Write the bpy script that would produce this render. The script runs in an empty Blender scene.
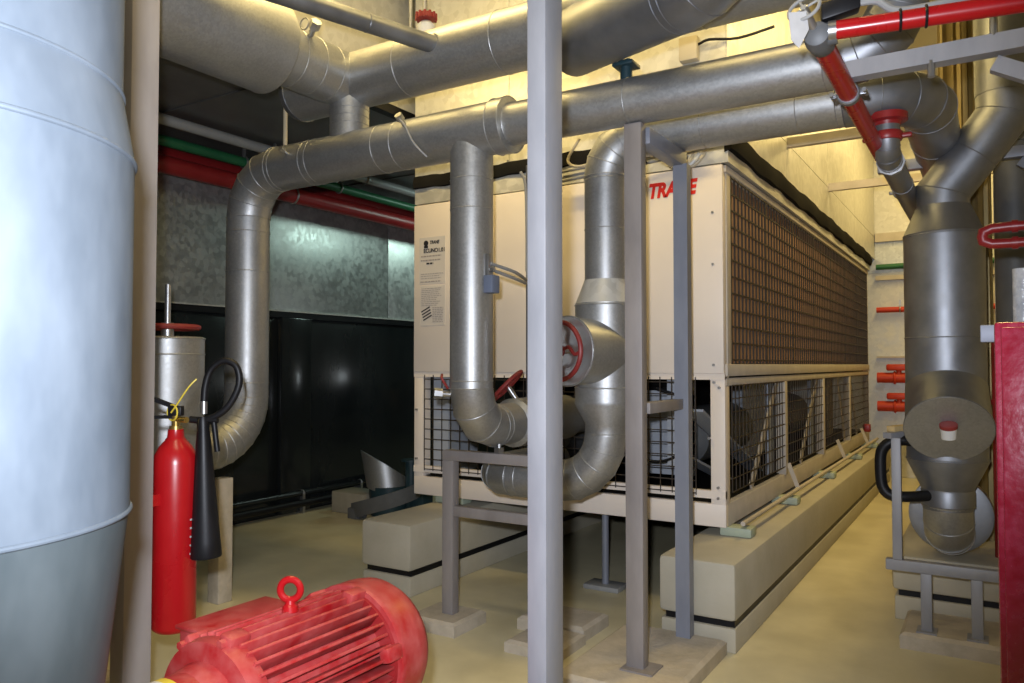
import bpy, bmesh, math, random
from mathutils import Vector, Matrix
random.seed(7)
V = Vector
PI = math.pi
scene = bpy.context.scene
col = scene.collection

# ------------------------------------------------------------------ materials
def srgb(r, g, b):
    f = lambda c: ((c / 255) / 12.92 if c / 255 <= .04045 else (((c / 255) + .055) / 1.055) ** 2.4)
    return (f(r), f(g), f(b), 1)

def mat(name, c1, c2=None, rough=.5, rough2=None, metal=0., scale=6., detail=4., bump=0., bump_scale=None,
        vor=False, coat=0., spec=.5, stretch=None):
    m = bpy.data.materials.new(name)
    m.use_nodes = True
    nt = m.node_tree
    b = nt.nodes['Principled BSDF']
    b.inputs['Metallic'].default_value = metal
    b.inputs['Specular IOR Level'].default_value = spec
    b.inputs['Coat Weight'].default_value = coat
    tc = nt.nodes.new('ShaderNodeTexCoord')
    mp = nt.nodes.new('ShaderNodeMapping')
    if stretch: mp.inputs['Scale'].default_value = stretch
    nt.links.new(tc.outputs['Object'], mp.inputs['Vector'])
    n = nt.nodes.new('ShaderNodeTexNoise')
    n.inputs['Scale'].default_value = scale
    n.inputs['Detail'].default_value = detail
    n.inputs['Roughness'].default_value = .6
    nt.links.new(mp.outputs[0], n.inputs['Vector'])
    fac = n.outputs['Fac']
    if vor:
        v = nt.nodes.new('ShaderNodeTexVoronoi')
        v.inputs['Scale'].default_value = vor
        nt.links.new(mp.outputs[0], v.inputs['Vector'])
        mx = nt.nodes.new('ShaderNodeMix'); mx.data_type = 'FLOAT'
        mx.inputs[0].default_value = .35
        sep = nt.nodes.new('ShaderNodeSeparateColor')
        nt.links.new(v.outputs['Color'], sep.inputs[0])
        nt.links.new(fac, mx.inputs[2]); nt.links.new(sep.outputs[0], mx.inputs[3])
        fac = mx.outputs[0]
    ramp = nt.nodes.new('ShaderNodeValToRGB')
    ramp.color_ramp.elements[0].position = .32; ramp.color_ramp.elements[1].position = .68
    ramp.color_ramp.elements[0].color = c1; ramp.color_ramp.elements[1].color = c2 or c1
    nt.links.new(fac, ramp.inputs[0]); nt.links.new(ramp.outputs[0], b.inputs['Base Color'])
    if rough2 is None:
        b.inputs['Roughness'].default_value = rough
    else:
        mr = nt.nodes.new('ShaderNodeMapRange')
        mr.inputs[1].default_value = .3; mr.inputs[2].default_value = .7
        mr.inputs[3].default_value = rough; mr.inputs[4].default_value = rough2
        nt.links.new(fac, mr.inputs[0]); nt.links.new(mr.outputs[0], b.inputs['Roughness'])
    if bump:
        n2 = nt.nodes.new('ShaderNodeTexNoise')
        n2.inputs['Scale'].default_value = bump_scale or scale
        n2.inputs['Detail'].default_value = 3
        nt.links.new(mp.outputs[0], n2.inputs['Vector'])
        bp = nt.nodes.new('ShaderNodeBump')
        bp.inputs['Strength'].default_value = bump; bp.inputs['Distance'].default_value = .02
        nt.links.new(n2.outputs['Fac'], bp.inputs['Height']); nt.links.new(bp.outputs[0], b.inputs['Normal'])
    return m

M = {}
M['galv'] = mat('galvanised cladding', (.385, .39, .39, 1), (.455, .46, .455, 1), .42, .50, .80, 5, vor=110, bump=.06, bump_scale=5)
M['galv_b'] = mat('seam bead', (.62, .62, .62, 1), (.72, .72, .72, 1), .3, .4, .9, 9)
M['galv_dark'] = mat('darkened galvanised cladding', (.22, .23, .25, 1), (.30, .31, .33, 1), .40, .52, .80, 6, bump=.1, bump_scale=5)  # darker galv; the right riser's dark reflections are put into its colour
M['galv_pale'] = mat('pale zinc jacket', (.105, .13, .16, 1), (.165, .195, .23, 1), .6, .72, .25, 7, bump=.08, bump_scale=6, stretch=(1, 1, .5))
M['galv_shade'] = mat('shaded zinc cone sheet', (.06, .078, .086, 1), (.10, .12, .128, 1), .55, .65, .3, 7, bump=.06, bump_scale=6, stretch=(1, 1, .5))  # darker than the jacket; the cone's downward-facing shade is put into the colour
M['sheet'] = mat('spangled zinc sheet', (.46, .48, .47, 1), (.60, .62, .60, 1), .34, .48, .75, 5, vor=26, bump=.06, bump_scale=3)
M['hoodsheet'] = mat('hood zinc sheet', (.56, .55, .50, 1), (.68, .67, .62, 1), .4, .55, .45, 4, vor=22, bump=.05, bump_scale=3)
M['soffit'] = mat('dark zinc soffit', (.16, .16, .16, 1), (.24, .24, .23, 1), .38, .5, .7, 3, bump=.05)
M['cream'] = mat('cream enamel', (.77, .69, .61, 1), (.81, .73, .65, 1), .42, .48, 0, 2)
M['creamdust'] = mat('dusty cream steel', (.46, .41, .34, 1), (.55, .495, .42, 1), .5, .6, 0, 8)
M['post'] = mat('grey painted steel', (.24, .245, .265, 1), (.31, .31, .33, 1), .45, .55, .1, 9, stretch=(1, 1, .3))
M['postwarm'] = mat('dusty grey painted steel', (.22, .20, .195, 1), (.29, .265, .255, 1), .5, .6, .1, 9, stretch=(1, 1, .3))
M['postdust'] = mat('pale dusty painted steel', (.31, .28, .265, 1), (.38, .345, .325, 1), .5, .6, .05, 9, stretch=(1, 1, .3))
M['postblue'] = mat('blue grey painted steel', (.20, .215, .26, 1), (.25, .265, .31, 1), .42, .5, .15, 9, stretch=(1, 1, .3))
M['concrete'] = mat('painted concrete', (.41, .375, .285, 1), (.47, .435, .345, 1), .6, .7, 0, 4, bump=.08, bump_scale=30)
M['pad'] = mat('dusty concrete pad', (.40, .35, .27, 1), (.52, .46, .37, 1), .7, .8, 0, 9, bump=.2, bump_scale=40)
M['floor'] = mat('epoxy floor', (.54, .485, .31, 1), (.68, .62, .42, 1), .28, .5, 0, 2.6, 9, bump=.03, bump_scale=3)
M['red'] = mat('red enamel', (.36, .005, .008, 1), (.41, .008, .011, 1), .25, .32, 0, 5)
M['reddust'] = mat('dusty red enamel', (.33, .007, .010, 1), (.42, .075, .07, 1), .36, .5, 0, 14, 8)
M['reddark'] = mat('dark red enamel', (.24, .012, .014, 1), (.30, .02, .02, 1), .34, .42, 0, 5)
M['redpipe'] = mat('red pipe paint', (.52, .03, .012, 1), (.58, .05, .02, 1), .4, .5, 0, 5)
M['redcab'] = mat('crimson cabinet paint', (.24, .006, .02, 1), (.30, .02, .05, 1), .20, .32, 0, 30, bump=.05, bump_scale=60)
M['wheel'] = mat('maroon handwheel', (.22, .02, .02, 1), (.28, .035, .03, 1), .4, .5, 0, 6)
M['black'] = mat('black rubber', (.005, .005, .006, 1), (.009, .009, .011, 1), .42, .5, 0, 6, spec=.3)
M['blackwall'] = mat('black glossy panel', (.010, .012, .013, 1), (.018, .021, .022, 1), .16, .26, 0, 2, bump=.10, bump_scale=2.5, stretch=(1, 1, .35))
M['blackmat'] = mat('black matt', (.010, .010, .010, 1), (.016, .015, .014, 1), .9, .95, 0, 3, spec=.05)
M['coil'] = mat('brown condenser fins', (.36, .20, .115, 1), (.46, .28, .17, 1), .6, .7, .1, 120, 2, stretch=(1, 1, .04))
M['wire'] = mat('dark wire mesh', (.035, .025, .02, 1), (.05, .04, .03, 1), .5, .6, .3, 6)
M['wirewarm'] = mat('bronze guard wire', (.18, .14, .09, 1), (.24, .19, .13, 1), .5, .6, .3, 6)
M['steel'] = mat('plain steel', (.40, .40, .40, 1), (.50, .50, .50, 1), .3, .4, .9, 8)
M['brass'] = mat('brass', (.60, .42, .12, 1), (.68, .5, .18, 1), .25, .35, .9, 8)
M['yellow'] = mat('yellow plastic', (.65, .5, .05, 1), None, .4)
M['green'] = mat('green pipe paint', (.012, .10, .04, 1), (.018, .13, .05, 1), .4, .5, 0, 6)
M['greyplastic'] = mat('grey conduit', (.25, .25, .245, 1), (.31, .31, .30, 1), .45, .5, 0, 6)
M['beige'] = mat('beige cable', (.52, .46, .34, 1), None, .5)
M['bluebox'] = mat('slate blue casing', (.12, .15, .22, 1), (.15, .18, .26, 1), .4, .5, 0, 6)
M['teal'] = mat('teal painted iron', (.012, .035, .045, 1), (.02, .05, .06, 1), .4, .5, 0, 6)
M['paper'] = mat('paper', (.46, .45, .44, 1), (.54, .53, .52, 1), .6, .7, 0, 12)
M['sticker'] = mat('grey white sticker', (.64, .60, .56, 1), None, .35)
M['ink'] = mat('black ink', (.02, .02, .025, 1), None, .5)
M['inkgrey'] = mat('grey ink', (.34, .31, .30, 1), None, .5)
M['logo'] = mat('red lettering', (.70, .02, .012, 1), None, .4)
M['card'] = mat('cardboard', (.30, .27, .20, 1), (.36, .32, .24, 1), .7, .8, 0, 9)
M['wood'] = mat('timber', (.50, .36, .16, 1), (.60, .45, .22, 1), .6, .7, 0, 4, stretch=(8, 8, .6))
M['wrap'] = mat('plastic wrap', (.42, .46, .54, 1), (.74, .77, .82, 1), .15, .3, 0, 22, bump=.5, bump_scale=18)
M['white'] = mat('white painted metal', (.66, .66, .64, 1), (.72, .72, .70, 1), .4, .5, 0, 6)
M['iso'] = mat('pale green mount', (.36, .42, .32, 1), (.42, .48, .38, 1), .5, .6, 0, 6)
M['ceil'] = mat('ceiling', (.55, .52, .44, 1), (.60, .57, .50, 1), .8, .9, 0, 3)
M['cooldark'] = mat('dark machine grey', (.10, .105, .11, 1), (.14, .145, .15, 1), .5, .6, .2, 5)  # even dark grey for machine parts
M['bluepanel'] = mat('bluish inner panel', (.34, .37, .42, 1), (.40, .43, .48, 1), .5, .6, 0, 3)
M['ribbed'] = mat('dark gold ribbed sheet', (.20, .15, .06, 1), (.30, .23, .10, 1), .35, .45, .6, 12, stretch=(1, 1, .1))  # dark gold tone, streaked along the ribs

# ------------------------------------------------------------------ mesh builder
def frame_of(d, up=None):
    d = V(d).normalized()
    a = V(up) if up is not None else (V((0, 0, 1)) if abs(d.z) < .95 else V((1, 0, 0)))
    u = (a - d * a.dot(d)).normalized()
    return u, d.cross(u)

class MB:
    def __init__(s): s.bm = bmesh.new()
    def face(s, vs):
        try: s.bm.faces.new(vs)
        except ValueError: pass
    def box(s, x0, x1, y0, y1, z0, z1, bev=0.):
        t = bmesh.new()
        bmesh.ops.create_cube(t, size=1)
        for v in t.verts:
            v.co = V((x0 + (v.co.x + .5) * (x1 - x0), y0 + (v.co.y + .5) * (y1 - y0), z0 + (v.co.z + .5) * (z1 - z0)))
        if bev: bmesh.ops.bevel(t, geom=list(t.edges), offset=bev, segments=2, affect='EDGES', profile=.5)
        s.add(t); return s
    def add(s, t, mx=None):
        if mx is not None: bmesh.ops.transform(t, matrix=mx, verts=t.verts)
        me = bpy.data.meshes.new('tmp'); t.to_mesh(me); t.free()
        s.bm.from_mesh(me); bpy.data.meshes.remove(me)
    def obox(s, c, ax, ay, az, bev=0.):
        """oriented box: half-extent vectors"""
        t = bmesh.new(); bmesh.ops.create_cube(t, size=2)
        ax, ay, az, c = V(ax), V(ay), V(az), V(c)
        if bev:
            for v in t.verts: v.co = V((v.co.x * ax.length, v.co.y * ay.length, v.co.z * az.length))
            bmesh.ops.bevel(t, geom=list(t.edges), offset=bev, segments=2, affect='EDGES', profile=.5)
            for v in t.verts: v.co = c + ax.normalized() * v.co.x + ay.normalized() * v.co.y + az.normalized() * v.co.z
        else:
            for v in t.verts: v.co = c + ax * v.co.x + ay * v.co.y + az * v.co.z
        s.add(t); return s
    def bar(s, p0, p1, w, h, up=(0, 0, 1), bev=0.):
        p0, p1 = V(p0), V(p1); d = p1 - p0
        u, w_ = frame_of(d, up if abs(d.normalized().dot(V(up))) < .97 else (1, 0, 0))
        return s.obox((p0 + p1) / 2, d / 2, w_ * w / 2, u * h / 2, bev)
    def loft(s, rings, cap0=True, cap1=True):
        vr = [[s.bm.verts.new(p) for p in r] for r in rings]
        n = len(vr[0])
        for a, b in zip(vr, vr[1:]):
            for i in range(n): s.face((a[i], a[(i + 1) % n], b[(i + 1) % n], b[i]))
        if cap0: s.face(list(reversed(vr[0])))
        if cap1: s.face(vr[-1])
        return s
    def lathe(s, o, d, prof, n=36, cap0=True, cap1=True, up=None):
        o = V(o); d = V(d).normalized(); u, w = frame_of(d, up)
        rings = [[o + d * h + (u * math.cos(2 * PI * i / n) + w * math.sin(2 * PI * i / n)) * max(r, 1e-4) for i in range(n)] for h, r in prof]
        return s.loft(rings, cap0, cap1)
    def cyl(s, p0, p1, r, r1=None, n=32):
        p0, p1 = V(p0), V(p1)
        return s.lathe(p0, p1 - p0, [(0, r), ((p1 - p0).length, r if r1 is None else r1)], n)
    def sweep(s, pts, r, n=28, d0=None, d1=None, bead=0., caps=True, ends_bead=False):
        pts = [V(p) for p in pts]; rs = r if isinstance(r, (list, tuple)) else [r] * len(pts)
        ds = [(b - a).normalized() for a, b in zip(pts, pts[1:])]
        d0 = V(d0).normalized() if d0 is not None else ds[0]
        d1 = V(d1).normalized() if d1 is not None else ds[-1]
        u, w = frame_of(ds[0]); rings = []
        for k, p in enumerate(pts):
            din = ds[k - 1] if k else ds[0]
            if k: 
                u = (u - din * u.dot(din)).normalized(); w = din.cross(u)
            nrm = (d0 if k == 0 else d1 if k == len(pts) - 1 else (ds[k - 1] + ds[k]).normalized())
            ring = []
            for i in range(n):
                a = 2 * PI * i / n
                q = (u * math.cos(a) + w * math.sin(a)) * rs[k]
                q = q - din * (q.dot(nrm) / din.dot(nrm))
                ring.append(p + q)
            rings.append(ring)
        s.loft(rings, caps, caps)
        if bead:
            rr = rings if ends_bead else rings[1:-1]
            for ring in rr: s.closed_tube(ring, bead)
        return s
    def closed_tube(s, ring, r, m=6):
        n = len(ring); c = sum(ring, V()) / n; rr = []
        for i, p in enumerate(ring):
            t = (ring[(i + 1) % n] - ring[i - 1]).normalized(); o = (p - c).normalized(); b = t.cross(o)
            rr.append([s.bm.verts.new(p + (o * math.cos(2 * PI * k / m) + b * math.sin(2 * PI * k / m)) * r) for k in range(m)])
        for i in range(n):
            a, b = rr[i], rr[(i + 1) % n]
            for k in range(m): s.face((a[k], a[(k + 1) % m], b[(k + 1) % m], b[k]))
        return s
    def torus(s, c, d, R, r, n=36, m=10):
        u, w = frame_of(d); c = V(c)
        return s.closed_tube([c + (u * math.cos(2 * PI * i / n) + w * math.sin(2 * PI * i / n)) * R for i in range(n)], r, m)
    def tube(s, pts, r, n=10, sub=4):
        pts = [V(p) for p in pts]
        if sub and len(pts) > 2:
            q = []
            P = [pts[0] * 2 - pts[1]] + pts + [pts[-1] * 2 - pts[-2]]
            for i in range(1, len(P) - 2):
                for k in range(sub):
                    t = k / sub; a, b, c, d = P[i - 1:i + 3]
                    q.append(.5 * ((2 * b) + (c - a) * t + (2 * a - 5 * b + 4 * c - d) * t * t + (3 * b - a - 3 * c + d) * t ** 3))
            q.append(pts[-1]); pts = q
        return s.sweep(pts, r, n)
    def build(s, name, m, parent=None, smooth=35, wire=False):
        bm = s.bm
        if not wire: bmesh.ops.recalc_face_normals(bm, faces=bm.faces)
        off = V()
        if parent is not None:
            p = parent
            while p is not None: off += p.location; p = p.parent
        else:
            xs = [v.co for v in bm.verts]
            off = V(((min(c.x for c in xs) + max(c.x for c in xs)) / 2, (min(c.y for c in xs) + max(c.y for c in xs)) / 2, min(c.z for c in xs)))
        for v in bm.verts: v.co -= off
        if smooth:
            for f in bm.faces: f.smooth = True
            lim = math.radians(smooth)
            for e in bm.edges:
                e.smooth = len(e.link_faces) == 2 and e.calc_face_angle(0) < lim
        me = bpy.data.meshes.new(name); bm.to_mesh(me); bm.free()
        me.materials.append(M[m] if isinstance(m, str) else m)
        o = bpy.data.objects.new(name, me); col.objects.link(o)
        if parent is not None: o.parent = parent
        else: o.location = off
        return o

def tag(o, label=None, cat=None, group=None, kind=None):
    if label: o['label'] = label
    if cat: o['category'] = cat
    if group: o['group'] = group
    if kind: o['kind'] = kind
    return o
def thing(name, label, cat, loc=(0, 0, 0), group=None):
    o = bpy.data.objects.new(name, None); col.objects.link(o); o.location = loc
    o.empty_display_size = .1
    return tag(o, label, cat, group)
def struct(name, mb, m, parent=None, **k):
    o = mb.build(name, m, parent, **k)
    if parent is None: o['kind'] = 'structure'
    return o

def arc(p, d0, d1, R, n):
    """points of a segmented bend that starts at p heading d0 and ends heading d1"""
    d0, d1 = V(d0).normalized(), V(d1).normalized()
    th = d0.angle(d1); c_dir = (d1 - d0 * d0.dot(d1)).normalized(); c = V(p) + c_dir * R
    return [c + (-c_dir * math.cos(th * i / n) + d0 * math.sin(th * i / n)) * R for i in range(n + 1)]
def straight(parent, p0, p1, r, m='galv', seams=(), name='pipe_section', bead=.0025, bm='galv'):
    p0, p1 = V(p0), V(p1); d = p1 - p0; b = MB().cyl(p0, p1, r)
    for f in seams: b.torus(p0 + d * f, d, r, bead, 36, 6)
    return b.build(name, m, parent)
def elbow(parent, p, d0, d1, R, r, n=4, m='galv', bead=.0025, name='elbow'):
    pts = arc(p, d0, d1, R, n)
    o = MB().sweep(pts, r, 36, d0, d1, bead, ends_bead=True).build(name, m, parent)
    return pts[-1]

def spoked_wheel(parent, c, d, R, r, m='wheel', spokes=3, wavy=True, name='handwheel'):
    c = V(c); d = V(d).normalized(); u, w = frame_of(d)
    b = MB().torus(c, d, R, r)
    for k in range(spokes):
        a = 2 * PI * k / spokes + .5; t = u * math.cos(a) + w * math.sin(a); q = d.cross(t)
        if wavy:
            b.tube([c + t * R * .12, c + t * R * .45 + q * R * .14, c + t * R * .72 - q * R * .10, c + t * R], r * .75, 8)
        else: b.cyl(c, c + t * R, r * .7, n=10)
    b.cyl(c - d * r * 1.3, c + d * r * 1.3, R * .2, n=18)
    return b.build(name, m, parent)

# ------------------------------------------------------------------ camera
H = 1.42
cam = bpy.data.cameras.new('camera'); cam.sensor_width = 36; cam.lens = 775 / 1024 * 36
co = bpy.data.objects.new('camera', cam); col.objects.link(co)
co.location = (0, 0, H); co.rotation_euler = (math.radians(90 + 1.737), 0, math.radians(31.8))
cam.clip_start = .02
scene.camera = co

# ------------------------------------------------------------------ room
XL, YB, ZC = -5.73, 10.95, 4.75
struct('floor', MB().box(XL - .2, 2.4, -3.2, YB + .2, -.1, 0), 'floor')
struct('ceiling', MB().box(XL - .2, 2.4, -3.2, YB + .2, ZC, ZC + .1), 'ceil')
wl = struct('wall_left', MB().box(XL - .2, XL - .03, -3.2, YB + .2, 0, ZC), 'blackmat')
for y0, y1 in ((-1.2, 2.7), (2.7, 6.62), (6.62, YB)):
    MB().box(XL - .03, XL - .004, y0, y1 - .006, 1.935, 3.3, .003).build('sheet_panel', 'sheet', wl)
for y0, y1 in ((-1.2, 2.2), (2.2, 5.05), (5.42, 7.9), (7.9, YB)):
    MB().box(XL - .03, XL, y0, y1 - .004, .02, 1.87, .004).build('lower_panel', 'blackwall', wl)
MB().box(XL - .03, XL + .035, -1.2, YB, 1.87, 1.925).build('ledge', 'black', wl)
MB().box(XL - .03, XL + .045, -1.2, YB, 1.925, 1.937).build('ledge_lip', 'hoodsheet', wl)
MB().box(XL - .03, XL + .06, 5.05, 5.42, .02, 1.87, .01).build('pier', 'blackwall', wl)
wb = struct('wall_back', MB().box(XL - .2, 2.4, YB, YB + .15, 0, ZC), 'hoodsheet')
for z0, z1 in ((0, .9), (.903, 2.55), (2.6, 3.0), (3.1, ZC)):
    for k in range(8):
        x = -1.9 + k * .9 - .55
        MB().box(x, x + .896, YB - .012, YB, z0 + .004, z1).build('sheet_panel', 'hoodsheet' if z0 != 2.6 else 'sheet', wb)
wr = struct('wall_right', MB().box(2.3, 2.45, -3.2, YB + .2, 0, ZC), 'hoodsheet')

# rails and coloured pipes across the back wall
def wall_rail(z, h, label):
    tag(MB().bar((-1.26, YB - .05, z), (2.31, YB - .05, z), .07, h).build('wall_rail', 'creamdust'), label, 'rail', 'rails on the back wall')
wall_rail(3.05, .11, 'pale deep rail on the back wall, topmost above the green pipe')
wall_rail(2.53, .055, 'pale narrow rail on the back wall just below the green pipe')
wall_rail(1.52, .02, 'thin pale rail on the back wall above the two thick red pipes')
tag(MB().cyl((-1.25, YB - .08, 2.67), (2.31, YB - .08, 2.67), .035).build('green_pipe', 'green'), 'thin green pipe running across the far back wall', 'pipe')
t = thing('fire_pipe', 'thin red pipe alone on the back wall, above the thick red pair', 'pipe', (-1.25, YB - .09, 2.12))
MB().cyl((-1.25, YB - .09, 2.12), (2.31, YB - .09, 2.12), .035).build('pipe_section', 'redpipe', t)
MB().torus((-.98, YB - .09, 2.12), (1, 0, 0), .036, .008).box(-.99, -.97, YB - .1, YB - .08, 2.15, 2.24).build('hanger', 'steel', t)
for z, lab in ((1.26, 'thick red fire pipe on the back wall, upper of the pair with valves'), (.90, 'thick red fire pipe on the back wall, lower of the pair with valves')):
    t = thing('fire_pipe', lab, 'pipe', (-1.25, YB - .12, z), 'thick red pipes on the back wall')
    MB().cyl((-1.25, YB - .12, z), (2.31, YB - .12, z), .065).torus((-1.05, YB - .12, z), (1, 0, 0), .07, .014).build('pipe_section', 'redpipe', t)
    MB().box(-1.14, -.86, YB - .2, YB - .1, z + .09, z + .17, .02).cyl((-1.0, YB - .14, z + .04), (-1.0, YB - .14, z + .1), .03).build('valve_body', 'redpipe', t)

# ------------------------------------------------------------------ overhead duct on the left + pipes under it
XD = -3.68
du = thing('air_duct', 'dark flat underside and yellow lit side of overhead duct at left', 'duct', (-4.6, 3, 3.3))
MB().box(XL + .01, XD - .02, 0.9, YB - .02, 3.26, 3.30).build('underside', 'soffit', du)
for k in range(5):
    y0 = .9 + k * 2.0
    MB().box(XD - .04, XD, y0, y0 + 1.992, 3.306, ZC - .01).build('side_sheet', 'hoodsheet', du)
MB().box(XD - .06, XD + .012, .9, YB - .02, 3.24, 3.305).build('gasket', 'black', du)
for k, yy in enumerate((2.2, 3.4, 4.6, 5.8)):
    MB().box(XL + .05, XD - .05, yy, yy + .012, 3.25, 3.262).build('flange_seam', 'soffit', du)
t = thing('grey_pipe', 'pale grey pipe under the overhead duct, beside the green one', 'pipe', (-5.05, 3, 3.15))
MB().cyl((-5.05, .9, 3.19), (-5.05, YB - .1, 3.19), .04).build('pipe_section', 'greyplastic', t)
for yy in (3.3, 4.4, 5.5): MB().torus((-5.05, yy, 3.19), (0, 1, 0), .045, .007).box(-5.06, -5.04, yy - .01, yy + .01, 3.225, 3.26).build('hanger', 'steel', t)
t = thing('green_pipe', 'dark green pipe under the overhead duct on the left', 'pipe', (-5.22, 3, 3.1))
MB().cyl((-5.25, .9, 3.10), (-5.25, YB - .1, 3.10), .04).build('pipe_section', 'green', t)
for yy in (3.15, 4.25, 5.35):
    MB().torus((-5.25, yy, 3.1), (0, 1, 0), .047, .008).box(-5.26, -5.24, yy - .012, yy + .012, 3.14, 3.26).build('hanger', 'steel', t)
for x, z, r, lab in ((-5.55, 3.07, .085, 'fat red pipe on the left wall top, nearest the wall'), (-5.38, 2.96, .07, 'red pipe along the left wall top, in front of the fatter one')):
    t = thing('fire_pipe', lab, 'pipe', (x, 3, z), 'red pipes along the left wall')
    MB().cyl((x, .9, z), (x, YB - .1, z), r).build('pipe_section', 'reddark', t)
    for yy in (3.5, 4.9):
        MB().torus((x, yy, z), (0, 1, 0), r + .004, .009).box(x - .01, x + .01, yy - .012, yy + .012, z + r, 3.26).build('hanger', 'steel', t)

# ------------------------------------------------------------------ chiller
X0, X1, Y0, Y1 = -3.56, -1.30, 4.40, 10.40
ch = thing('chiller', 'large cream air-cooled chiller with brown coil side and red lettering', 'chiller', ((X0 + X1) / 2, (Y0 + Y1) / 2, .49))
# base frame
MB().box(X0, X1, Y0, Y0 + .05, .495, .625, .004).build('base_beam', 'cream', ch)
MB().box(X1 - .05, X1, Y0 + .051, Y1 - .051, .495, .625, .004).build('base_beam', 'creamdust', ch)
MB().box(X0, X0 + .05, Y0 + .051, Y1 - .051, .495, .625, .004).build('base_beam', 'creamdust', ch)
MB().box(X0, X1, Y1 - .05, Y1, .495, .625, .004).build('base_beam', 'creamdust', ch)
MB().box(X0 + .04, X1 - .04, Y0 + .04, Y1 - .04, .62, .63).build('floor_pan', 'blackmat', ch)
MB().box(X0, X1, Y0 - .004, Y0 + .03, .655, .70).build('lower_rail', 'cream', ch)
# corner posts
for (xa, xb, ya, yb) in ((X0, X0 + .08, Y0, Y0 + .09), (X1 - .085, X1, Y0, Y0 + .09)):
    MB().box(xa, xb, ya, yb, .62, 1.355, .004).build('corner_post', 'cream', ch)
for yy in (5.9, 7.4, 8.9):
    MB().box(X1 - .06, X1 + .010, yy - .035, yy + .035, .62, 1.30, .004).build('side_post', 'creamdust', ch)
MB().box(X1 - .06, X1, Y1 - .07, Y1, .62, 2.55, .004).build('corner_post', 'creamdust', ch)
# front enamel panels (three doors)
xs = (X0, -2.86, -2.0, X1)
for a, b in zip(xs, xs[1:]):
    MB().box(a + .002, b - .002, Y0 - .012, Y0 + .05, 1.37, 2.575, .006).build('front_panel', 'cream', ch)
MB().box(X0, X1, Y0 - .004, Y0 + .04, 1.335, 1.372).build('front_sill', 'cream', ch)
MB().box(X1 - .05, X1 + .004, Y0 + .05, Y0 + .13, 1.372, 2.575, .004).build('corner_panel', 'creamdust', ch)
MB().box(X0 - .003, X0 + .04, Y0 + .05, Y1, 1.37, 2.575).build('side_panel', 'cream', ch)
b = MB()
for x, z in [(X1 - .06, 1.42), (X1 - .06, 2.0), (X1 - .06, 2.3), (X1 - .09, 1.0), (X1 - .04, .72), (X1 - .04, .66), (X0 + .03, 1.1), (X0 + .03, .75), (X1 - .03, 1.29), (X1 - .06, 1.32)]:
    MB().cyl((x, Y0 - .018, z), (x, Y0 + .01, z), .008, n=10).build('screw', 'steel', ch)
# condenser coil side: seven framed panels
MB().box(X1 - .07, X1 - .035, Y0 + .13, Y1 - .06, 1.43, 2.54).build('condenser_coil', 'coil', ch)
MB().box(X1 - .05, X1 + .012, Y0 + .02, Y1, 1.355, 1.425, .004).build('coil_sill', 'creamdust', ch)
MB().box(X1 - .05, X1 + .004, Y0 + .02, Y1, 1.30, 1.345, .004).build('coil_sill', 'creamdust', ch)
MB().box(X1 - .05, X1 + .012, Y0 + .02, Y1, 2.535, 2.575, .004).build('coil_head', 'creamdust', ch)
pw = (Y1 - .06 - Y0 - .13) / 7
for k in range(7):
    ya = Y0 + .13 + k * pw; b = MB()
    for i in range(12):
        z = 1.45 + i * (1.075 / 11.)
        b.bar((X1 + .004, ya, z), (X1 + .004, ya + pw, z), .007, .009)
    nv = 10
    for i in range(nv + 1):
        yy = ya + .008 + i * (pw - .016) / nv; r = .011 if i in (0, nv) else .0045
        b.box(X1 - .004, X1 + .006, yy - r / 2, yy + r / 2, 1.43, 2.54)
    b.build('wire_guard', 'wire', ch, smooth=0)
# interior of lower compartment
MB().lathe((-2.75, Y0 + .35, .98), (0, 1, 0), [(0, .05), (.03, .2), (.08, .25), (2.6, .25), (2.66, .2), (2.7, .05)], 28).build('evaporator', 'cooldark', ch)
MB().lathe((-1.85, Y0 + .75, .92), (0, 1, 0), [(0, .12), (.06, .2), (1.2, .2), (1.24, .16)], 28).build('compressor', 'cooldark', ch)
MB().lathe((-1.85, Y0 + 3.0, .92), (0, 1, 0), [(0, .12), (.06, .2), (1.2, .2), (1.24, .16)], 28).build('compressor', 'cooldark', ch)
MB().box(X0 + .08, X0 + .22, Y0 + .12, Y0 + .5, .64, 1.33).build('inner_panel', 'bluepanel', ch)
MB().box(-1.72, -1.66, Y0 + .2, Y0 + .55, .80, 1.33).box(-2.0, -1.66, Y0 + .5, Y0 + .54, .70, 1.25).build('control_box', 'bluepanel', ch)
MB().box(X1 - .5, X1 - .42, Y0 + 1.9, Y0 + 2.9, .66, 1.3).build('inner_panel', 'bluepanel', ch)
MB().box(X1 - .4, X1 - .2, Y0 + 4.4, Y0 + 4.7, .66, 1.3, .02).build('inner_panel', 'card', ch)
MB().box(X0 + .1, X1 - .6, Y0 + 1.2, Y0 + 1.24, .63, 1.34).build('light_block', 'blackmat', ch)  # dark partitions added to block light through the compartment
MB().box(-2.3, -2.26, Y0 + 1.2, Y1 - .1, .63, 1.34).build('light_block', 'blackmat', ch)
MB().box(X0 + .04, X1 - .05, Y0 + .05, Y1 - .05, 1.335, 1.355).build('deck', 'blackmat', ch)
MB().tube([(-1.75, Y0 + .1, 1.28), (-1.58, Y0 + .1, 1.2), (-1.56, Y0 + .1, .95), (-1.7, Y0 + .1, .84), (-1.9, Y0 + .1, .84)], .008).build('cable', 'black', ch)
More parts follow.
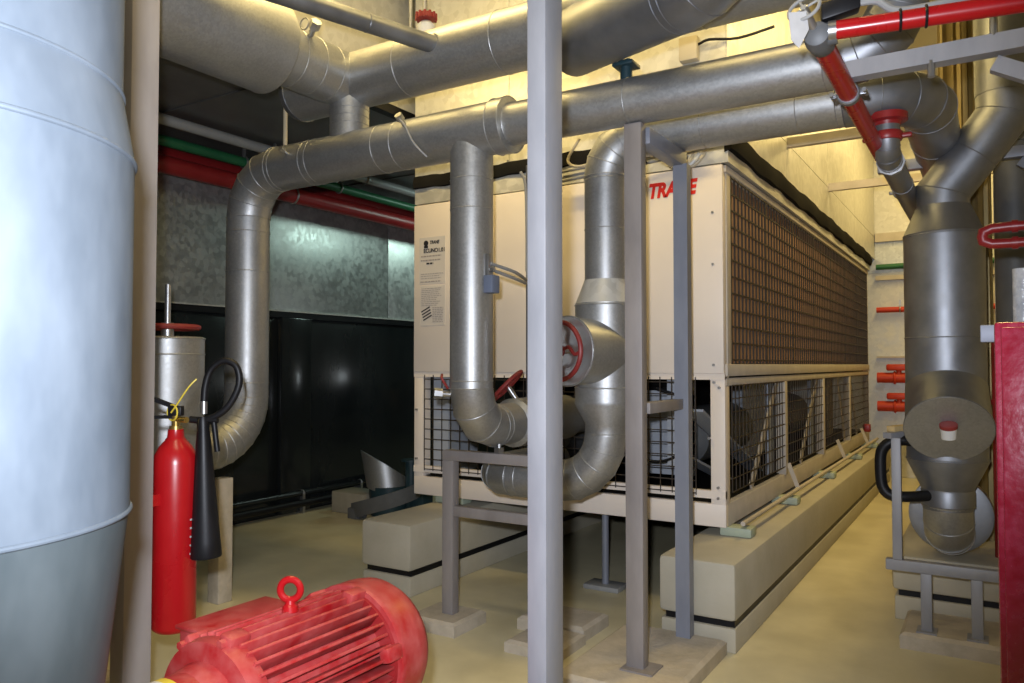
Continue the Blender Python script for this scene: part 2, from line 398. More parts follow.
# diagonal braces inside the right side
for ya, yb, za, zb in ((5.05, 5.80, .64, 1.32), (6.55, 7.30, .64, 1.32), (8.3, 8.75, 1.3, .64), (9.1, 9.6, 1.3, .64)):
    MB().bar((X1 - .03, ya, za), (X1 - .03, yb, zb), .06, .012, up=(1, 0, 0)).build('brace', 'creamdust', ch)
MB().bar((X1 - .22, 4.5, 1.15), (X1 - .22, 5.9, .64), .015, .12, up=(1, 0, 0)).build('brace', 'bluepanel', ch)
MB().bar((X1 - .3, 4.5, .88), (X1 - .3, 5.5, .60), .015, .10, up=(1, 0, 0)).build('brace', 'bluepanel', ch)
MB().box(X1 - .10, X1 - .075, 5.72, 5.86, .62, 1.3).build('stay', 'bluepanel', ch)
MB().box(X1 - .10, X1 - .075, 7.22, 7.36, .62, 1.3).build('stay', 'bluepanel', ch)
# lower wire mesh, side
ys = [4.49, 5.87, 7.37, 8.87, 10.33]
for a, c in zip(ys, ys[1:]):
    a += .035; b = MB(); n = int((c - a) / .075)
    for i in range(n + 1):
        yy = a + (c - a) * i / n; b.box(X1 + .001, X1 + .006, yy - .003, yy + .003, .68, 1.30)
    for i in range(9):
        z = .68 + i * .62 / 8; b.box(X1 + .001, X1 + .007, a, c, z - .003, z + .003)
    b.build('mesh_guard', 'wire', ch, smooth=0)
# lower wire mesh, front
for xa, xb in ((X0 + .10, -2.92), (-2.86, -2.18), (-2.12, X1 - .17)):
    b = MB(); n = int((xb - xa) / .068)
    for i in range(n + 1):
        x = xa + (xb - xa) * i / n; b.box(x - .0025, x + .0025, Y0 - .01, Y0 - .005, .67, 1.35)
    for i in range(10):
        z = .68 + i * .64 / 9; b.box(xa, xb, Y0 - .012, Y0 - .006, z - .003, z + .003)
    b.build('mesh_guard', 'wire', ch, smooth=0)
# outer tie rail with straps and mounts along the right base beam
MB().cyl((X1 + .09, Y0 + .02, .525), (X1 + .09, Y1, .525), .014, n=12).build('tie_rail', 'creamdust', ch)
for yy in (5.9, 8.0, 9.6):
    MB().bar((X1 + .09, yy - .02, .53), (X1 + .015, yy + .02, .70), .03, .008, up=(0, 1, 0)).build('strap', 'creamdust', ch)
for yy in (4.5, 5.72, 7.2, 8.8, 10.1):
    MB().box(X1 - .05, X1 + .13, yy - .06, yy + .06, .442, .495, .01).build('spring_mount', 'iso', ch)
for yy in (4.5, 6.5, 8.5, 10.1):
    MB().box(X0 + .16, X0 + .40, yy - .06, yy + .06, .442, .495, .01).build('spring_mount', 'iso', ch)
MB().box(X1 - .02, X1 + .06, 10.0, 10.08, .63, .72, .01).build('junction', 'reddark', ch)
# labels and lettering
def text(s, size, shear=0., bold=0., mname='ink', parent=None, at=(0, 0, 0), name='lettering', width=None, rot=0):
    cu = bpy.data.curves.new('txt', 'FONT'); cu.body = s; cu.size = size; cu.shear = shear; cu.offset = bold; cu.extrude = .0012
    cu.align_x = 'LEFT'
    o = bpy.data.objects.new('txt', cu); col.objects.link(o)
    dg = bpy.context.evaluated_depsgraph_get()
    me = bpy.data.meshes.new_from_object(o.evaluated_get(dg)); bpy.data.objects.remove(o)
    xs_ = [v.co.x for v in me.vertices]; w = max(xs_) - min(xs_); sx = (width / w) if width else 1
    for v in me.vertices: v.co = V(((v.co.x - min(xs_)) * sx, v.co.y, v.co.z))
    me.transform(Matrix.Rotation(rot, 4, 'Z'))
    me.transform(Matrix.Rotation(PI / 2, 4, 'X'))
    off = V(at); p = parent
    while p is not None: off = off - p.location; p = p.parent
    me.transform(Matrix.Translation(off))
    me.materials.clear(); me.materials.append(M[mname])
    r = bpy.data.objects.new(name, me); col.objects.link(r); r.parent = parent
    return r
text('TRANE', .118, .22, .0058, 'logo', ch, (-1.745, Y0 - .0145, 2.425), 'logo_lettering', .30)
st = MB().box(-3.505, -3.275, Y0 - .0145, Y0 - .0115, 2.0, 2.335).build('rating_sticker', 'sticker', ch)
MB().cyl((-3.445, Y0 - .017, 2.293), (-3.445, Y0 - .0135, 2.293), .02, n=20).box(-3.462, -3.428, Y0 - .017, Y0 - .0135, 2.258, 2.275).build('emblem', 'ink', st)
text('TRANE', .034, .2, .001, 'ink', st, (-3.41, Y0 - .0155, 2.285), 'lettering', .085)
text('ECUNO1.01', .040, 0, .001, 'ink', st, (-3.465, Y0 - .0155, 2.225), 'lettering', .185)
def dashes(parent, x0, x1, zs, h, m, jag=.3):
    b = MB()
    for z in zs:
        x = x0; e = x1 - random.random() * jag * (x1 - x0)
        while x < e:
            w = .012 + random.random() * .022; b.box(x, min(x + w, e), Y0 - .0165, Y0 - .014, z, z + h); x += w + .006
    return b.build('fine_print', m, parent, smooth=0)
dashes(st, -3.49, -3.29, [2.195, 2.165], .009, 'inkgrey'); dashes(st, -3.44, -3.38, [2.14], .012, 'ink', 0)
dashes(st, -3.49, -3.29, [2.07 - i * .016 for i in range(3)], .004, 'inkgrey'); dashes(st, -3.495, -3.30, [2.012], .008, 'inkgrey', .1)
st = MB().box(-3.495, -3.275, Y0 - .0145, Y0 - .0115, 1.70, 1.985).build('notice_sticker', 'sticker', ch)
dashes(st, -3.485, -3.30, [1.965 - i * .0135 for i in range(10)], .004, 'inkgrey')
dashes(st, -3.385, -3.29, [1.825 - i * .0125 for i in range(9)], .005, 'inkgrey', .1)
b = MB()
for k in range(4): b.bar((-3.485 + k * .006, Y0 - .0155, 1.80 - k * .02), (-3.41 + k * .006, Y0 - .0155, 1.835 - k * .02), .002, .009, up=(0, 0, 1))
b.build('fine_print', 'ink', st)

# ------------------------------------------------------------------ exhaust hood over the chiller
hd = thing('exhaust_hood', 'tall zinc sheet hood glowing yellow above the cream chiller', 'hood', ((X0 + X1) / 2, 7, 2.6))
HX = X1 + .03
MB().box(X0, HX, Y0 + .0, Y0 + .03, 2.585, 2.70).build('front_flange', 'hoodsheet', hd)
MB().box(HX - .03, HX, Y0 + .031, Y1, 2.585, 2.665).build('side_flange', 'hoodsheet', hd)
def gasket(axis):
    n = 60; rings = []
    for i in range(n + 1):
        f = i / n
        dz = .007 * math.sin(f * 37) + .004 * math.sin(f * 91 + 1); ox = .02 + .006 * math.sin(f * 53)
        if axis == 'y':
            c = V((HX, Y0 - .01 + f * (Y1 - Y0), 2.715 + dz)); q = [(-.02, -.075), (ox, -.06), (ox + .012, .0), (.012, .065), (-.02, .065)]
            rings.append([c + V((a, 0, bb)) for a, bb in q])
        else:
            c = V((X0 + f * (HX - X0), Y0, 2.735 + dz * .6)); q = [(.02, -.045), (-ox, -.035), (-ox - .005, .01), (-.01, .05), (.02, .05)]
            rings.append([c + V((0, a, bb)) for a, bb in q])
    MB().loft(rings).build('black_gasket', 'blackmat', hd)
gasket('y'); gasket('x')
xa = [X0, -2.75, -1.9, HX - .012]
for a, c in zip(xa, xa[1:]):
    MB().box(a, c - .004, Y0 + .0, Y0 + .02, 2.78, ZC - .005).build('front_sheet', 'hoodsheet', hd)
    MB().box(c - .02, c + .0, Y0 - .006, Y0 + .005, 2.80, ZC - .01).build('front_seam', 'hoodsheet', hd)
ya = [Y0, 5.9, 7.6, 9.2, YB - .02]
for a, c in zip(ya, ya[1:]):
    MB().box(HX - .02, HX, a + .002, c - .002, 2.78, 3.06).build('side_sheet', 'hoodsheet', hd)
    MB().box(HX - .02, HX, a + .002, c - .002, 3.066, ZC - .005).build('side_sheet', 'hoodsheet', hd)
MB().box(X0, X0 + .02, Y0 + .02, YB - .02, 2.6, ZC - .005).build('side_sheet', 'hoodsheet', hd)
for yy, lab in ((5.95, 'pale strut across the aisle from the yellow hood, nearer of two'), (7.65, 'pale strut across the aisle from the yellow hood, farther of two')):
    tag(MB().bar((HX, yy, 3.07), (2.25, yy, 3.07), .05, .07).build('cross_strut', 'creamdust'), lab, 'strut', 'struts across the aisle')

# junction box and wires on hood front
t = thing('junction_box', 'small beige junction box with black cable on yellow hood front', 'junction box', (-1.475, Y0 - .06, 3.2))
MB().box(-1.54, -1.43, Y0 - .06, Y0, 3.20, 3.34, .008).build('enclosure', 'beige', t)
MB().tube([(-1.43, Y0 - .03, 3.29), (-1.36, Y0 - .04, 3.30), (-1.2, Y0 - .02, 3.28), (-1.0, Y0 - .02, 3.3)], .008).build('cable', 'black', t)

# ------------------------------------------------------------------ plinths, pads
def plinth(x0, x1, y0, y1, lab, zt=.44, zs=.14, grp='concrete plinths under machines'):
    t = thing('concrete_plinth', lab, 'plinth', ((x0 + x1) / 2, y0, 0), grp)
    MB().box(x0, x1, y0, y1, zs + .012, zt, .025).build('upper_block', 'concrete', t)
    MB().box(x0 + .012, x1 - .004, y0 + .01, y1 - .01, 0, zs - .02, .006).build('lower_block', 'concrete', t)
    MB().box(x0 + .03, x1 - .014, y0 + .03, y1 - .03, zs - .02, zs + .012).build('isolation_strip', 'black', t)
plinth(-3.44, -3.04, 3.72, 10.6, 'long concrete plinth under the left edge of the chiller')
plinth(-1.49, -1.09, 3.84, 10.6, 'long concrete plinth under the coil side of the chiller, along the aisle')
plinth(-.50, 1.3, 4.85, 9.5, 'concrete plinth behind the right pipe stand', .36, .15)
def pad(x0, x1, y0, y1, h, lab, z=0):
    b = MB(); i = .02
    b.loft([[V((x0, y0, z)), V((x1, y0, z)), V((x1, y1, z)), V((x0, y1, z))],
            [V((x0, y0, z + h * .8)), V((x1, y0, z + h * .8)), V((x1, y1, z + h * .8)), V((x0, y1, z + h * .8))],
            [V((x0 + i, y0 + i, z + h)), V((x1 - i, y0 + i, z + h)), V((x1 - i, y1 - i, z + h)), V((x0 + i, y1 - i, z + h))]])
    return tag(b.build('concrete_pad', 'pad', smooth=0), lab, 'concrete pad', 'small concrete footing pads')
pad(-1.66, -1.13, 3.02, 3.82, .075, 'large dusty concrete pad under the tall two-post pipe support')
pad(-2.72, -2.40, 3.30, 3.60, .07, 'small concrete pad under the left leg of the low pipe stand')
pad(-2.08, -1.78, 3.28, 3.58, .06, 'concrete pad partly behind the tall front post, lower of two steps')
pad(-2.20, -1.80, 3.60, 3.90, .07, 'concrete pad partly behind the tall front post, farther of two')
pad(-.42, .16, 4.37, 4.82, .08, 'grey concrete pad under the right pipe stand')

# ------------------------------------------------------------------ steel posts
t = thing('steel_post', 'tall pale grey steel post in the front middle of the room', 'post', (-1.08, 1.92, 0))
MB().box(-1.11, -1.05, 1.87, 1.972, 0, ZC, .004).build('upright', 'post', t)
MB().box(-1.18, -.98, 1.80, 2.04, 0, .012).build('base_plate', 'post', t)
t = thing('steel_post', 'tall dusty steel column beside the red fire extinguisher', 'post', (-2.48, 1.59, 0))
MB().box(-2.535, -2.46, 1.525, 1.628, 0, ZC, .004).build('upright', 'postdust', t)
MB().box(-2.6, -2.35, 1.46, 1.72, 0, .012).build('base_plate', 'postwarm', t)
tag(MB().box(-4.02, -3.92, 3.02, 3.12, 0, .74, .005).build('concrete_stub_post', 'pad'), 'short beige post under the left pipe bend, behind the extinguisher horn', 'post')

# two-post header support
YA, YC = 3.26, 3.76
t = thing('pipe_support', 'tall two-post grey steel frame carrying the header pipes', 'pipe support', (-1.34, 3.5, .075))
MB().box(-1.406, -1.324, YA - .03, YA + .03, .075, 2.512, .003).build('post', 'postwarm', t)
b = MB().box(-1.357, -1.285, YC - .03, YC - .022, .075, 2.43).box(-1.357, -1.349, YC - .022, YC + .03, .075, 2.43).box(-1.293, -1.285, YC - .022, YC + .03, .075, 2.43)
b.build('post', 'postblue', t)
MB().box(-1.375, -1.305, YA + .03, YC + .03, 2.425, 2.50, .003).build('top_rail', 'postblue', t)
MB().box(-1.37, -1.31, YA + .03, YC - .03, 1.20, 1.25, .003).build('rung', 'postwarm', t)
b = MB().box(-1.42, -1.27, YA - .07, YA + .07, .075, .083); b.build('base_plate', 'postwarm', t)

# low pipe stand
t = thing('pipe_stand', 'low grey steel goal-post stand under the left riser elbow', 'pipe stand', (-2.25, 3.45, .07))
MB().box(-2.57, -2.50, 3.42, 3.48, .07, .90, .003).build('leg', 'postwarm', t)
MB().box(-1.98, -1.91, 3.42, 3.48, .06, .90, .003).build('leg', 'postwarm', t)
MB().box(-2.57, -1.91, 3.42, 3.48, .90, .955, .003).build('top_rail', 'postwarm', t)
MB().box(-2.50, -1.98, 3.425, 3.475, .60, .655, .003).build('cross_rail', 'postwarm', t)
MB().cyl((-2.22, 3.45, .955), (-2.22, 3.45, 1.06), .012, n=10).cyl((-2.22, 3.45, .955), (-2.22, 3.45, .985), .028, n=6).build('jack_screw', 'steel', t)
t = thing('floor_prop', 'slim grey prop on a small plate under the chiller', 'prop', (-2.12, 4.55, 0))
MB().cyl((-2.12, 4.55, .03), (-2.12, 4.55, .495), .022, n=16).build('tube', 'postblue', t)
MB().box(-2.24, -2.0, 4.47, 4.63, 0, .03, .004).build('plate', 'greyplastic', t)

# perforated channel beside the front post
t = thing('cable_channel', 'vertical slotted steel channel on the chiller front behind the grey post', 'cable channel', (-2.24, 3.75, .9))
xx, yy = -2.335, 3.98
b = MB().box(xx - .03, xx + .03, yy, yy + .006, .95, 2.62).box(xx - .034, xx - .028, yy, yy + .03, .95, 2.62).box(xx + .028, xx + .034, yy, yy + .03, .95, 2.62)
b.build('channel', 'steel', t)
b = MB()
for i in range(16): b.box(xx - .011, xx + .011, yy - .002, yy + .002, 1.0 + i * .1, 1.06 + i * .1)
b.build('slots', 'black', t)
MB().tube([(xx - .06, yy - .02, 2.58), (xx - .03, yy - .012, 2.5), (xx - .02, yy - .012, 2.2), (xx - .02, yy - .012, 1.98)], .010).tube(
    [(xx + .01, yy - .012, 2.55), (xx + .0, yy - .012, 2.3), (xx - .0, yy - .012, 1.95)], .010).build('conduit', 'greyplastic', t)
MB().box(xx - .07, xx + .07, yy - .03, yy + .09, .957, 1.0).build('foot', 'steel', t)

# ------------------------------------------------------------------ header one (front), its drop and elbows
ZH = 2.62
h1 = thing('header_pipe', 'long front zinc-clad header pipe from left bend to the right', 'pipe', (-2.2, YA, ZH))
r1, r2 = .132, .106
XA = -3.98
straight(h1, (-3.70, YA, ZH), (-2.06, YA, ZH), r1, seams=(.02, .18, .21, .52, .60))
MB().lathe((-2.10, YA, ZH), (1, 0, 0), [(0, .140), (.075, .140), (.078, .108)], 36).torus((-2.10, YA, ZH), (1, 0, 0), .14, .003).torus((-2.025, YA, ZH), (1, 0, 0), .14, .003).build('collar', 'galv', h1)
straight(h1, (-2.05, YA, ZH), (-.50, YA, ZH), r2, seams=(.02, .43, .97))
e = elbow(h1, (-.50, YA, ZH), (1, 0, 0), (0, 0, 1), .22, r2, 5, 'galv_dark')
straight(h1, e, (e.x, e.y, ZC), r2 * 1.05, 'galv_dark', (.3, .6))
e = elbow(h1, (-3.70, YA, ZH), (-1, 0, 0), (0, 0, -1), .28, r1, 4)
straight(h1, e, (e.x, YA, 1.22), r1, seams=(.08, .30, .92))
e2 = elbow(h1, (e.x, YA, 1.22), (0, 0, -1), (0, -1, 0), .30, r1, 8)
straight(h1, e2, (e2.x, 2.6, e2.z), r1, seams=(.3,))
# small fittings on the header
def sensor(parent, p, d, s=1.):
    p, d = V(p), V(d).normalized()
    MB().cyl(p, p + d * .05 * s, .012 * s, n=12).cyl(p + d * .035 * s, p + d * .07 * s, .022 * s, n=6).build('sensor', 'steel', parent)
sensor(h1, (-2.62, YA - .11, ZH + .065), (0, -.8, .6))
sensor(h1, (-3.50, YA - .12, ZH + .04), (0, -.9, .4), .8)
MB().tube([(-2.62, YA - .16, ZH + .09), (-2.57, YA - .17, ZH + .04), (-2.53, YA - .15, ZH - .05), (-2.48, YA - .1, ZH - .12)], .006).build('cable', 'greyplastic', h1)

rb = thing('riser_pipe', 'zinc-clad riser dropping from the header in front of the chiller, left one', 'pipe', (-2.26, YA, 1.1))
XB, rB = -2.265, .111
straight(rb, (XB, YA, ZH - .05), (XB, YA, 1.30), rB, seams=(.16, .28, .97))
e = elbow(rb, (XB, YA, 1.30), (0, 0, -1), (0, 1, 0), .20, rB, 3)
straight(rb, e, (XB, YA + .40, e.z), rB, seams=(.2,))
MB().lathe((XB, YA + .38, e.z), (0, 1, 0), [(0, rB), (.02, .135), (.62, .135), (.66, rB), (Y0 - YA - .38 + .1, rB)], 36).build('valve_jacket', 'galv', rb)
sensor(rb, (XB - .09, YA - .06, 1.27), (-.7, -.7, .1), 1.2)
b = MB(); b.tube([(XB - .15, YA - .05, 1.37), (XB - .12, YA - .09, 1.35), (XB - .105, YA - .06, 1.30)], .007); b.build('pipe_stub', 'wheel', rb)
wc = V((XB - .13, YA + .55, e.z + .20)); wd = V((-.62, -.25, .66)).normalized()
MB().cyl(V((XB, YA + .6, e.z)), wc, .016, n=12).build('stem', 'steel', rb)
spoked_wheel(rb, wc, wd, .115, .012)

# flow switch on riser
t = thing('flow_switch', 'small blue grey flow switch box on the left riser', 'switch', (XB + .13, YA - .02, 1.8))
MB().box(XB + .105, XB + .16, YA - .05, YA + .02, 1.78, 1.87, .006).build('casing', 'bluebox', t)
MB().cyl((XB + .1, YA - .02, 1.90), (XB + .15, YA - .02, 1.90), .014, n=10).box(XB + .10, XB + .13, YA - .04, YA, 1.86, 1.98, .004).build('terminal', 'steel', t)
MB().tube([(XB + .13, YA - .02, 1.9), (XB + .15, YA + .18, 1.872), (-2.20, 3.72, 1.872), (-2.31, 3.94, 1.895), (-2.335, 3.967, 1.96)], .009).tube([(XB + .13, YA - .02, 1.93), (XB + .15, YA + .18, 1.905), (-2.21, 3.70, 1.90), (-2.33, 3.94, 1.92), (-2.355, 3.967, 1.99)], .009).build('conduit', 'greyplastic', t)

tag(MB().lathe((-1.405, YA, ZH + .095), (0, 0, 1), [(0, .028), (.07, .028)], 18).box(-1.455, -1.355, YA - .05, YA + .05, ZH + .16, ZH + .178, .004).box(-1.435, -1.375, YA - .03, YA + .03, ZH + .178, ZH + .192, .004)
    .build('vent_stub', 'teal'), 'small dark teal flanged stub on top of the front header', 'pipe fitting')

# ------------------------------------------------------------------ header two (rear) with right-hand run and riser C
h2 = thing('header_pipe', 'rear zinc-clad header pipe bending away along the aisle at right', 'pipe', (-1, YC, ZH))
r3 = .118
XC = -1.745
straight(h2, (XC + .20, YC, ZH), (-.55, YC, ZH), r3, seams=(.05, .35, .8, .97))
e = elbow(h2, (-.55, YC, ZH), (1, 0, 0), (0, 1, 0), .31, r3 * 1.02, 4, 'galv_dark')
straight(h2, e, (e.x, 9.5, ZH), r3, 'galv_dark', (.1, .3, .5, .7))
e = elbow(h2, (XC + .20, YC, ZH), (-1, 0, 0), (0, 0, -1), .20, rB + .002, 4)
straight(h2, e, (XC, YC, 1.86), rB, seams=(.03, .5))
MB().lathe((XC, YC, 1.87), (0, 0, -1), [(0, rB + .003), (.01, rB + .005), (.125, .160), (.135, .166)], 40).build('reducer', 'hoodsheet', h2)
MB().lathe((XC, YC, 1.745), (0, 0, -1), [(0, .163), (.52, .163)], 40).torus((XC, YC, 1.735), (0, 0, 1), .163, .004).torus((XC, YC, 1.30), (0, 0, 1), .163, .004).build('valve_jacket', 'galv', h2)
MB().lathe((XC, YC, 1.23), (0, 0, -1), [(0, .165), (.02, .165), (.12, rB), (.18, rB)], 40).build('reducer', 'galv', h2)
e = elbow(h2, (XC, YC, 1.06), (0, 0, -1), (-1, 0, 0), .27, rB, 5)
straight(h2, e, (-2.32, YC, e.z), rB, seams=(.2, .8))
e = elbow(h2, (-2.32, YC, e.z), (-1, 0, 0), (0, 1, 0), .16, rB, 3)
straight(h2, e, (e.x, Y0 + .15, e.z), rB)
# side valve with handwheel
sd = V((-.25, -.97, 0)).normalized(); sc_ = V((XC, YC, 1.49))
MB().lathe(sc_, sd, [(0, .170), (.295, .170), (.298, .18), (.306, .18), (.307, .17)], 40).build('valve_bonnet', 'galv', h2)
fc = sc_ + sd * .307
MB().lathe(fc, sd, [(-.004, .172), (.003, .172)], 40).build('cover_disc', 'galv_b', h2)
MB().cyl(fc, fc + sd * .07, .014, n=12).build('stem', 'steel', h2)
spoked_wheel(h2, fc + sd * .06, sd, .145, .012)
MB().cyl(sc_ + V((-.02, -.16, -.155)), sc_ + V((-.02, -.17, -.16)), .01, n=10).build('drain_plug', 'steel', h2)

# branch with red coupling, running along the aisle
br = thing('branch_pipe', 'slim grey pipe with red coupling hanging below the rear header', 'pipe', (-.46, YC, 2.2))
bx = -.383
MB().lathe((bx, YC + .02, 2.53), (0, 0, -1), [(0, .085), (.030, .085), (.036, .06), (.05, .055)], 30).build('red_flange', 'reddark', br)  # darker red; the flange's shade under the header is put into the colour
straight(br, (bx, YC + .02, 2.515), (bx, YC + .02, 2.43), .054, 'galv_dark')
MB().lathe((bx, YC + .02, 2.452), (0, 0, -1), [(0, .060), (.008, .064), (.03, .064), (.038, .060)], 26).box(bx - .10, bx + .10, YC + .005, YC + .035, 2.42, 2.44, .006).build('coupling', 'reddark', br)
e = elbow(br, (bx, YC + .02, 2.43), (0, 0, -1), (0, 1, 0), .08, .052, 3, 'galv_dark')
straight(br, e, (bx, 8.5, e.z), .052, 'galv_dark', (.02, .12))
MB().lathe(e + V((0, .05, 0)), (0, 1, 0), [(0, .062), (.03, .062)], 8).build('union', 'steel', br)

# ------------------------------------------------------------------ upper big pipe
ZU, YU, rU = 3.065, 3.30, .158
up = thing('upper_pipe', 'fat zinc-clad pipe near the ceiling with a jacketed valve at left', 'pipe', (-2.5, YU, ZU))
XE = -3.17
straight(up, (-3.56, YU, ZU), (.9, YU, ZU), rU, seams=(.10, .19, .33, .45, .50, .56))
MB().lathe((-3.56, YU, ZU), (-1, 0, 0), [(-.012, rU + .004), (.004, rU + .004), (.03, .15), (.045, .12), (.05, .02)], 36).build('end_cap', 'galv_dark', up)
straight(up, (XE, YU, ZU), (XE, 2.55, ZU), rU, seams=(.25, .42, .6))
MB().lathe((XE, 2.72, ZU), (0, -1, 0), [(0, rU), (.004, .232), (.012, .238), (.03, .235), (2.6, .235)], 44).build('valve_jacket', 'galv', up)
straight(up, (XE + .03, YA + .02, ZU - .08), (XE + .03, YA + .02, ZH + .08), .112, 'galv', (.35, .5, .65), 'drop')
sensor(up, (XE + .13, 2.88, ZU + .1), (.8, -.3, .5), 1.3)
MB().torus((XE + .17, 2.80, ZU + .12), (0, 1, 0), .03, .004).build('pull_ring', 'steel', up)
# tee rising at right of the post
el0 = V((-1.68, YU - .04, ZU - .11)); p = V((-1.02, 2.93, 2.90)); dd = (p - el0).normalized()
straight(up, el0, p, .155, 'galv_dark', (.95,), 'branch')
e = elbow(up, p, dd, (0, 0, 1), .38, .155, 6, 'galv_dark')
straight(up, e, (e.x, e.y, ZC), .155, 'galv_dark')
# red-wheeled vent valve
t = thing('vent_valve', 'small valve with knurled red handwheel on top of the fat upper pipe', 'valve', (-2.62, YU + .02, ZU + .15))
vx, vy, vz = -2.66, YU + .08, ZU + .14
MB().lathe((vx, vy, vz - .02), (0, 0, 1), [(0, .02), (.04, .025), (.06, .045), (.13, .05), (.15, .03)], 20).build('valve_body', 'white', t)
b = MB().lathe((vx, vy, vz + .14), (0, 0, 1), [(0, .045), (.006, .055), (.03, .055), (.036, .045)], 24)
for i in range(12):
    a = i * PI / 6; b.cyl((vx + .055 * math.cos(a), vy + .055 * math.sin(a), vz + .14), (vx + .055 * math.cos(a), vy + .055 * math.sin(a), vz + .176), .008, n=8)
b.build('handwheel', 'wheel', t)
MB().cyl((vx - .05, vy + .05, vz), (vx - .05, vy + .05, ZC), .014, n=10).cyl((vx - .16, vy + .06, vz), (vx - .16, vy + .06, ZC), .01, n=10).build('vent_tube', 'galv', t)
# slim pipe into upper pipe from upper left
t = thing('branch_pipe', 'slim grey pipe slanting across top into the fat upper pipe', 'pipe', (-2.5, 3, ZU))
pa, pb = V((-2.44, YU - .12, ZU + .02)), V((-3.1, 1.3, 3.12))
straight(t, pa, pb, .046, 'galv_dark', (.2,))
MB().lathe(pa, pb - pa, [(-.04, .06), (.02, .055)], 24).build('saddle', 'galv_dark', t)
# hanger rods
tag(MB().cyl((-3.40, 2.72, 3.28), (-3.40, 2.72, ZC), .012, n=10).cyl((-3.40, 2.72, 3.42), (-3.40, 2.72, 3.5), .022, n=8).build('hanger_rod', 'wheel'), 'thin rusty hanger rod behind the fat jacketed valve, top left', 'rod')
tag(MB().cyl((-3.92, 3.5, 2.60), (-3.92, 3.5, 3.3), .014, n=10).build('hanger_rod', 'beige'), 'thin tan hanger rod above the left end of the front header', 'rod')

# cables into chiller rim at right of support, and cable bundle behind riser
t = thing('cable_bundle', 'loop of pale conduits entering the chiller top at right corner', 'cables', (-1.48, Y0 - .03, 2.55))
for k in range(4):
    x = -1.50 + k * .035
    MB().tube([(x, Y0 - .02, 2.78), (x, Y0 - .03, 2.66), (x - .02, Y0 - .05, 2.60 + k * .004), (x - .07, Y0 - .05, 2.575), (x - .11, Y0 - .03, 2.60)], .010).build('conduit', 'beige' if k % 2 else 'white', t)
t = thing('cable_tray', 'grey conduits tied across the chiller top behind the riser', 'cables', (-1.9, 4.2, 2.58))
MB().tube([(-2.30, 4.30, 2.60), (-2.0, 4.3, 2.62), (-1.6, 4.32, 2.66), (-1.35, 4.33, 2.70)], .012).tube([(-2.30, 4.28, 2.575), (-2.0, 4.28, 2.595), (-1.6, 4.3, 2.63), (-1.35, 4.3, 2.66)], .012).tube(
    [(-2.30, 4.27, 2.63), (-2.0, 4.27, 2.645), (-1.6, 4.3, 2.69), (-1.35, 4.3, 2.72)], .009).build('conduit', 'greyplastic', t)
MB().tube([(-2.12, 4.2, 2.80), (-2.2, 4.2, 2.68), (-2.13, 4.2, 2.63), (-2.0, 4.2, 2.66), (-1.9, 4.2, 2.8)], .009).build('cable', 'beige', t)
for x in (-1.97, -1.72): MB().torus((x, 4.285, 2.62 + (x + 1.97) * .12), (1, 0, 0), .035, .005).build('tie', 'black', t)

# ------------------------------------------------------------------ left pump: big jacketed riser, pump, motor
PX, PY = -1.415, .498
bg = thing('insulated_riser', 'huge pale blue-grey insulated pipe riser filling the left edge', 'pipe', (PX, PY, .8))
MB().lathe((PX, PY, ZC), (0, 0, -1), [(0, .311), (ZC - 1.865, .311)], 72).torus((PX, PY, 1.868), (0, 0, 1), .311, .004, 72).build('pipe_section', 'galv_pale', bg)
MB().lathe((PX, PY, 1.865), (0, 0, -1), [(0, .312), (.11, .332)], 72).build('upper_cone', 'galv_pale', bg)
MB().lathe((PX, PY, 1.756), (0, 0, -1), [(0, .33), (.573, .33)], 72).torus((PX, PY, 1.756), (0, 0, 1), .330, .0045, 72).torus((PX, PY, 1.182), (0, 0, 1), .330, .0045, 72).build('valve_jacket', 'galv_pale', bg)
MB().lathe((PX, PY, 1.18), (0, 0, -1), [(0, .329), (.44, .28)], 72).build('lower_cone', 'galv_shade', bg)
b = MB()
for a, z in ((-.10, 2.0), (-.10, 2.1), (.05, 2.14), (-.62, 1.25)):
    d = V((math.cos(a - 1.0), math.sin(a - 1.0), 0)); c = V((PX, PY, z)) + d * .309
    b.cyl(c, c + d * .006, .006, n=8)
b.build('rivets', 'steel', bg)
MX, MZ = -1.60, .580
pm = thing('pump', 'red pump casing below the huge insulated riser, bottom left corner', 'pump', (PX, PY, .12))
MB().lathe((PX, PY, .745), (0, 0, -1), [(0, .22), (.05, .22), (.055, .13), (.2, .12)], 40).build('flange', 'reddust', pm)
MB().lathe((PX - .08, PY + .12, MZ - .05), (0, -1, 0), [(-.1, .1), (-.08, .2), (.12, .24), (.2, .2), (.24, .1)], 36).build('volute', 'reddust', pm)
MB().box(PX - .28, PX + .1, PY - .2, PY + 1.42, .12, .30, .01).build('base_frame', 'reddust', pm)
tag(MB().box(PX - .40, PX + .2, PY - .35, PY + 1.5, 0, .12, .01).build('concrete_pad', 'pad'), 'concrete footing under the red pump motor', 'concrete pad', 'small concrete footing pads')
mo = thing('electric_motor', 'dusty red finned electric motor with eyebolt in the front left', 'motor', (MX, 1.5, .30))
def LY(prof, n=48): return MB().lathe((MX, 0, MZ), (0, 1, 0), prof, n)
LY([(1.22, .138), (1.70, .138)]).build('stator_body', 'reddust', mo)
b = MB()
for i in range(38):
    a = 2 * PI * i / 38 + .03
    d = V((math.cos(a), 0, math.sin(a)))
    if a > PI and abs(d.x) < .55: continue
    if abs(a - PI) < .5: continue
    rr = .190 if abs(d.x) < .8 else .186
    q = V((-d.z, 0, d.x)) * .0042
    c = V((MX, 1.455, MZ))
    for_l = .213
    b.obox(c + d * (rr + .14) / 2, d * (rr - .14) / 2, V((0, for_l, 0)), q, .002)
b.build('cooling_fins', 'reddust', mo)
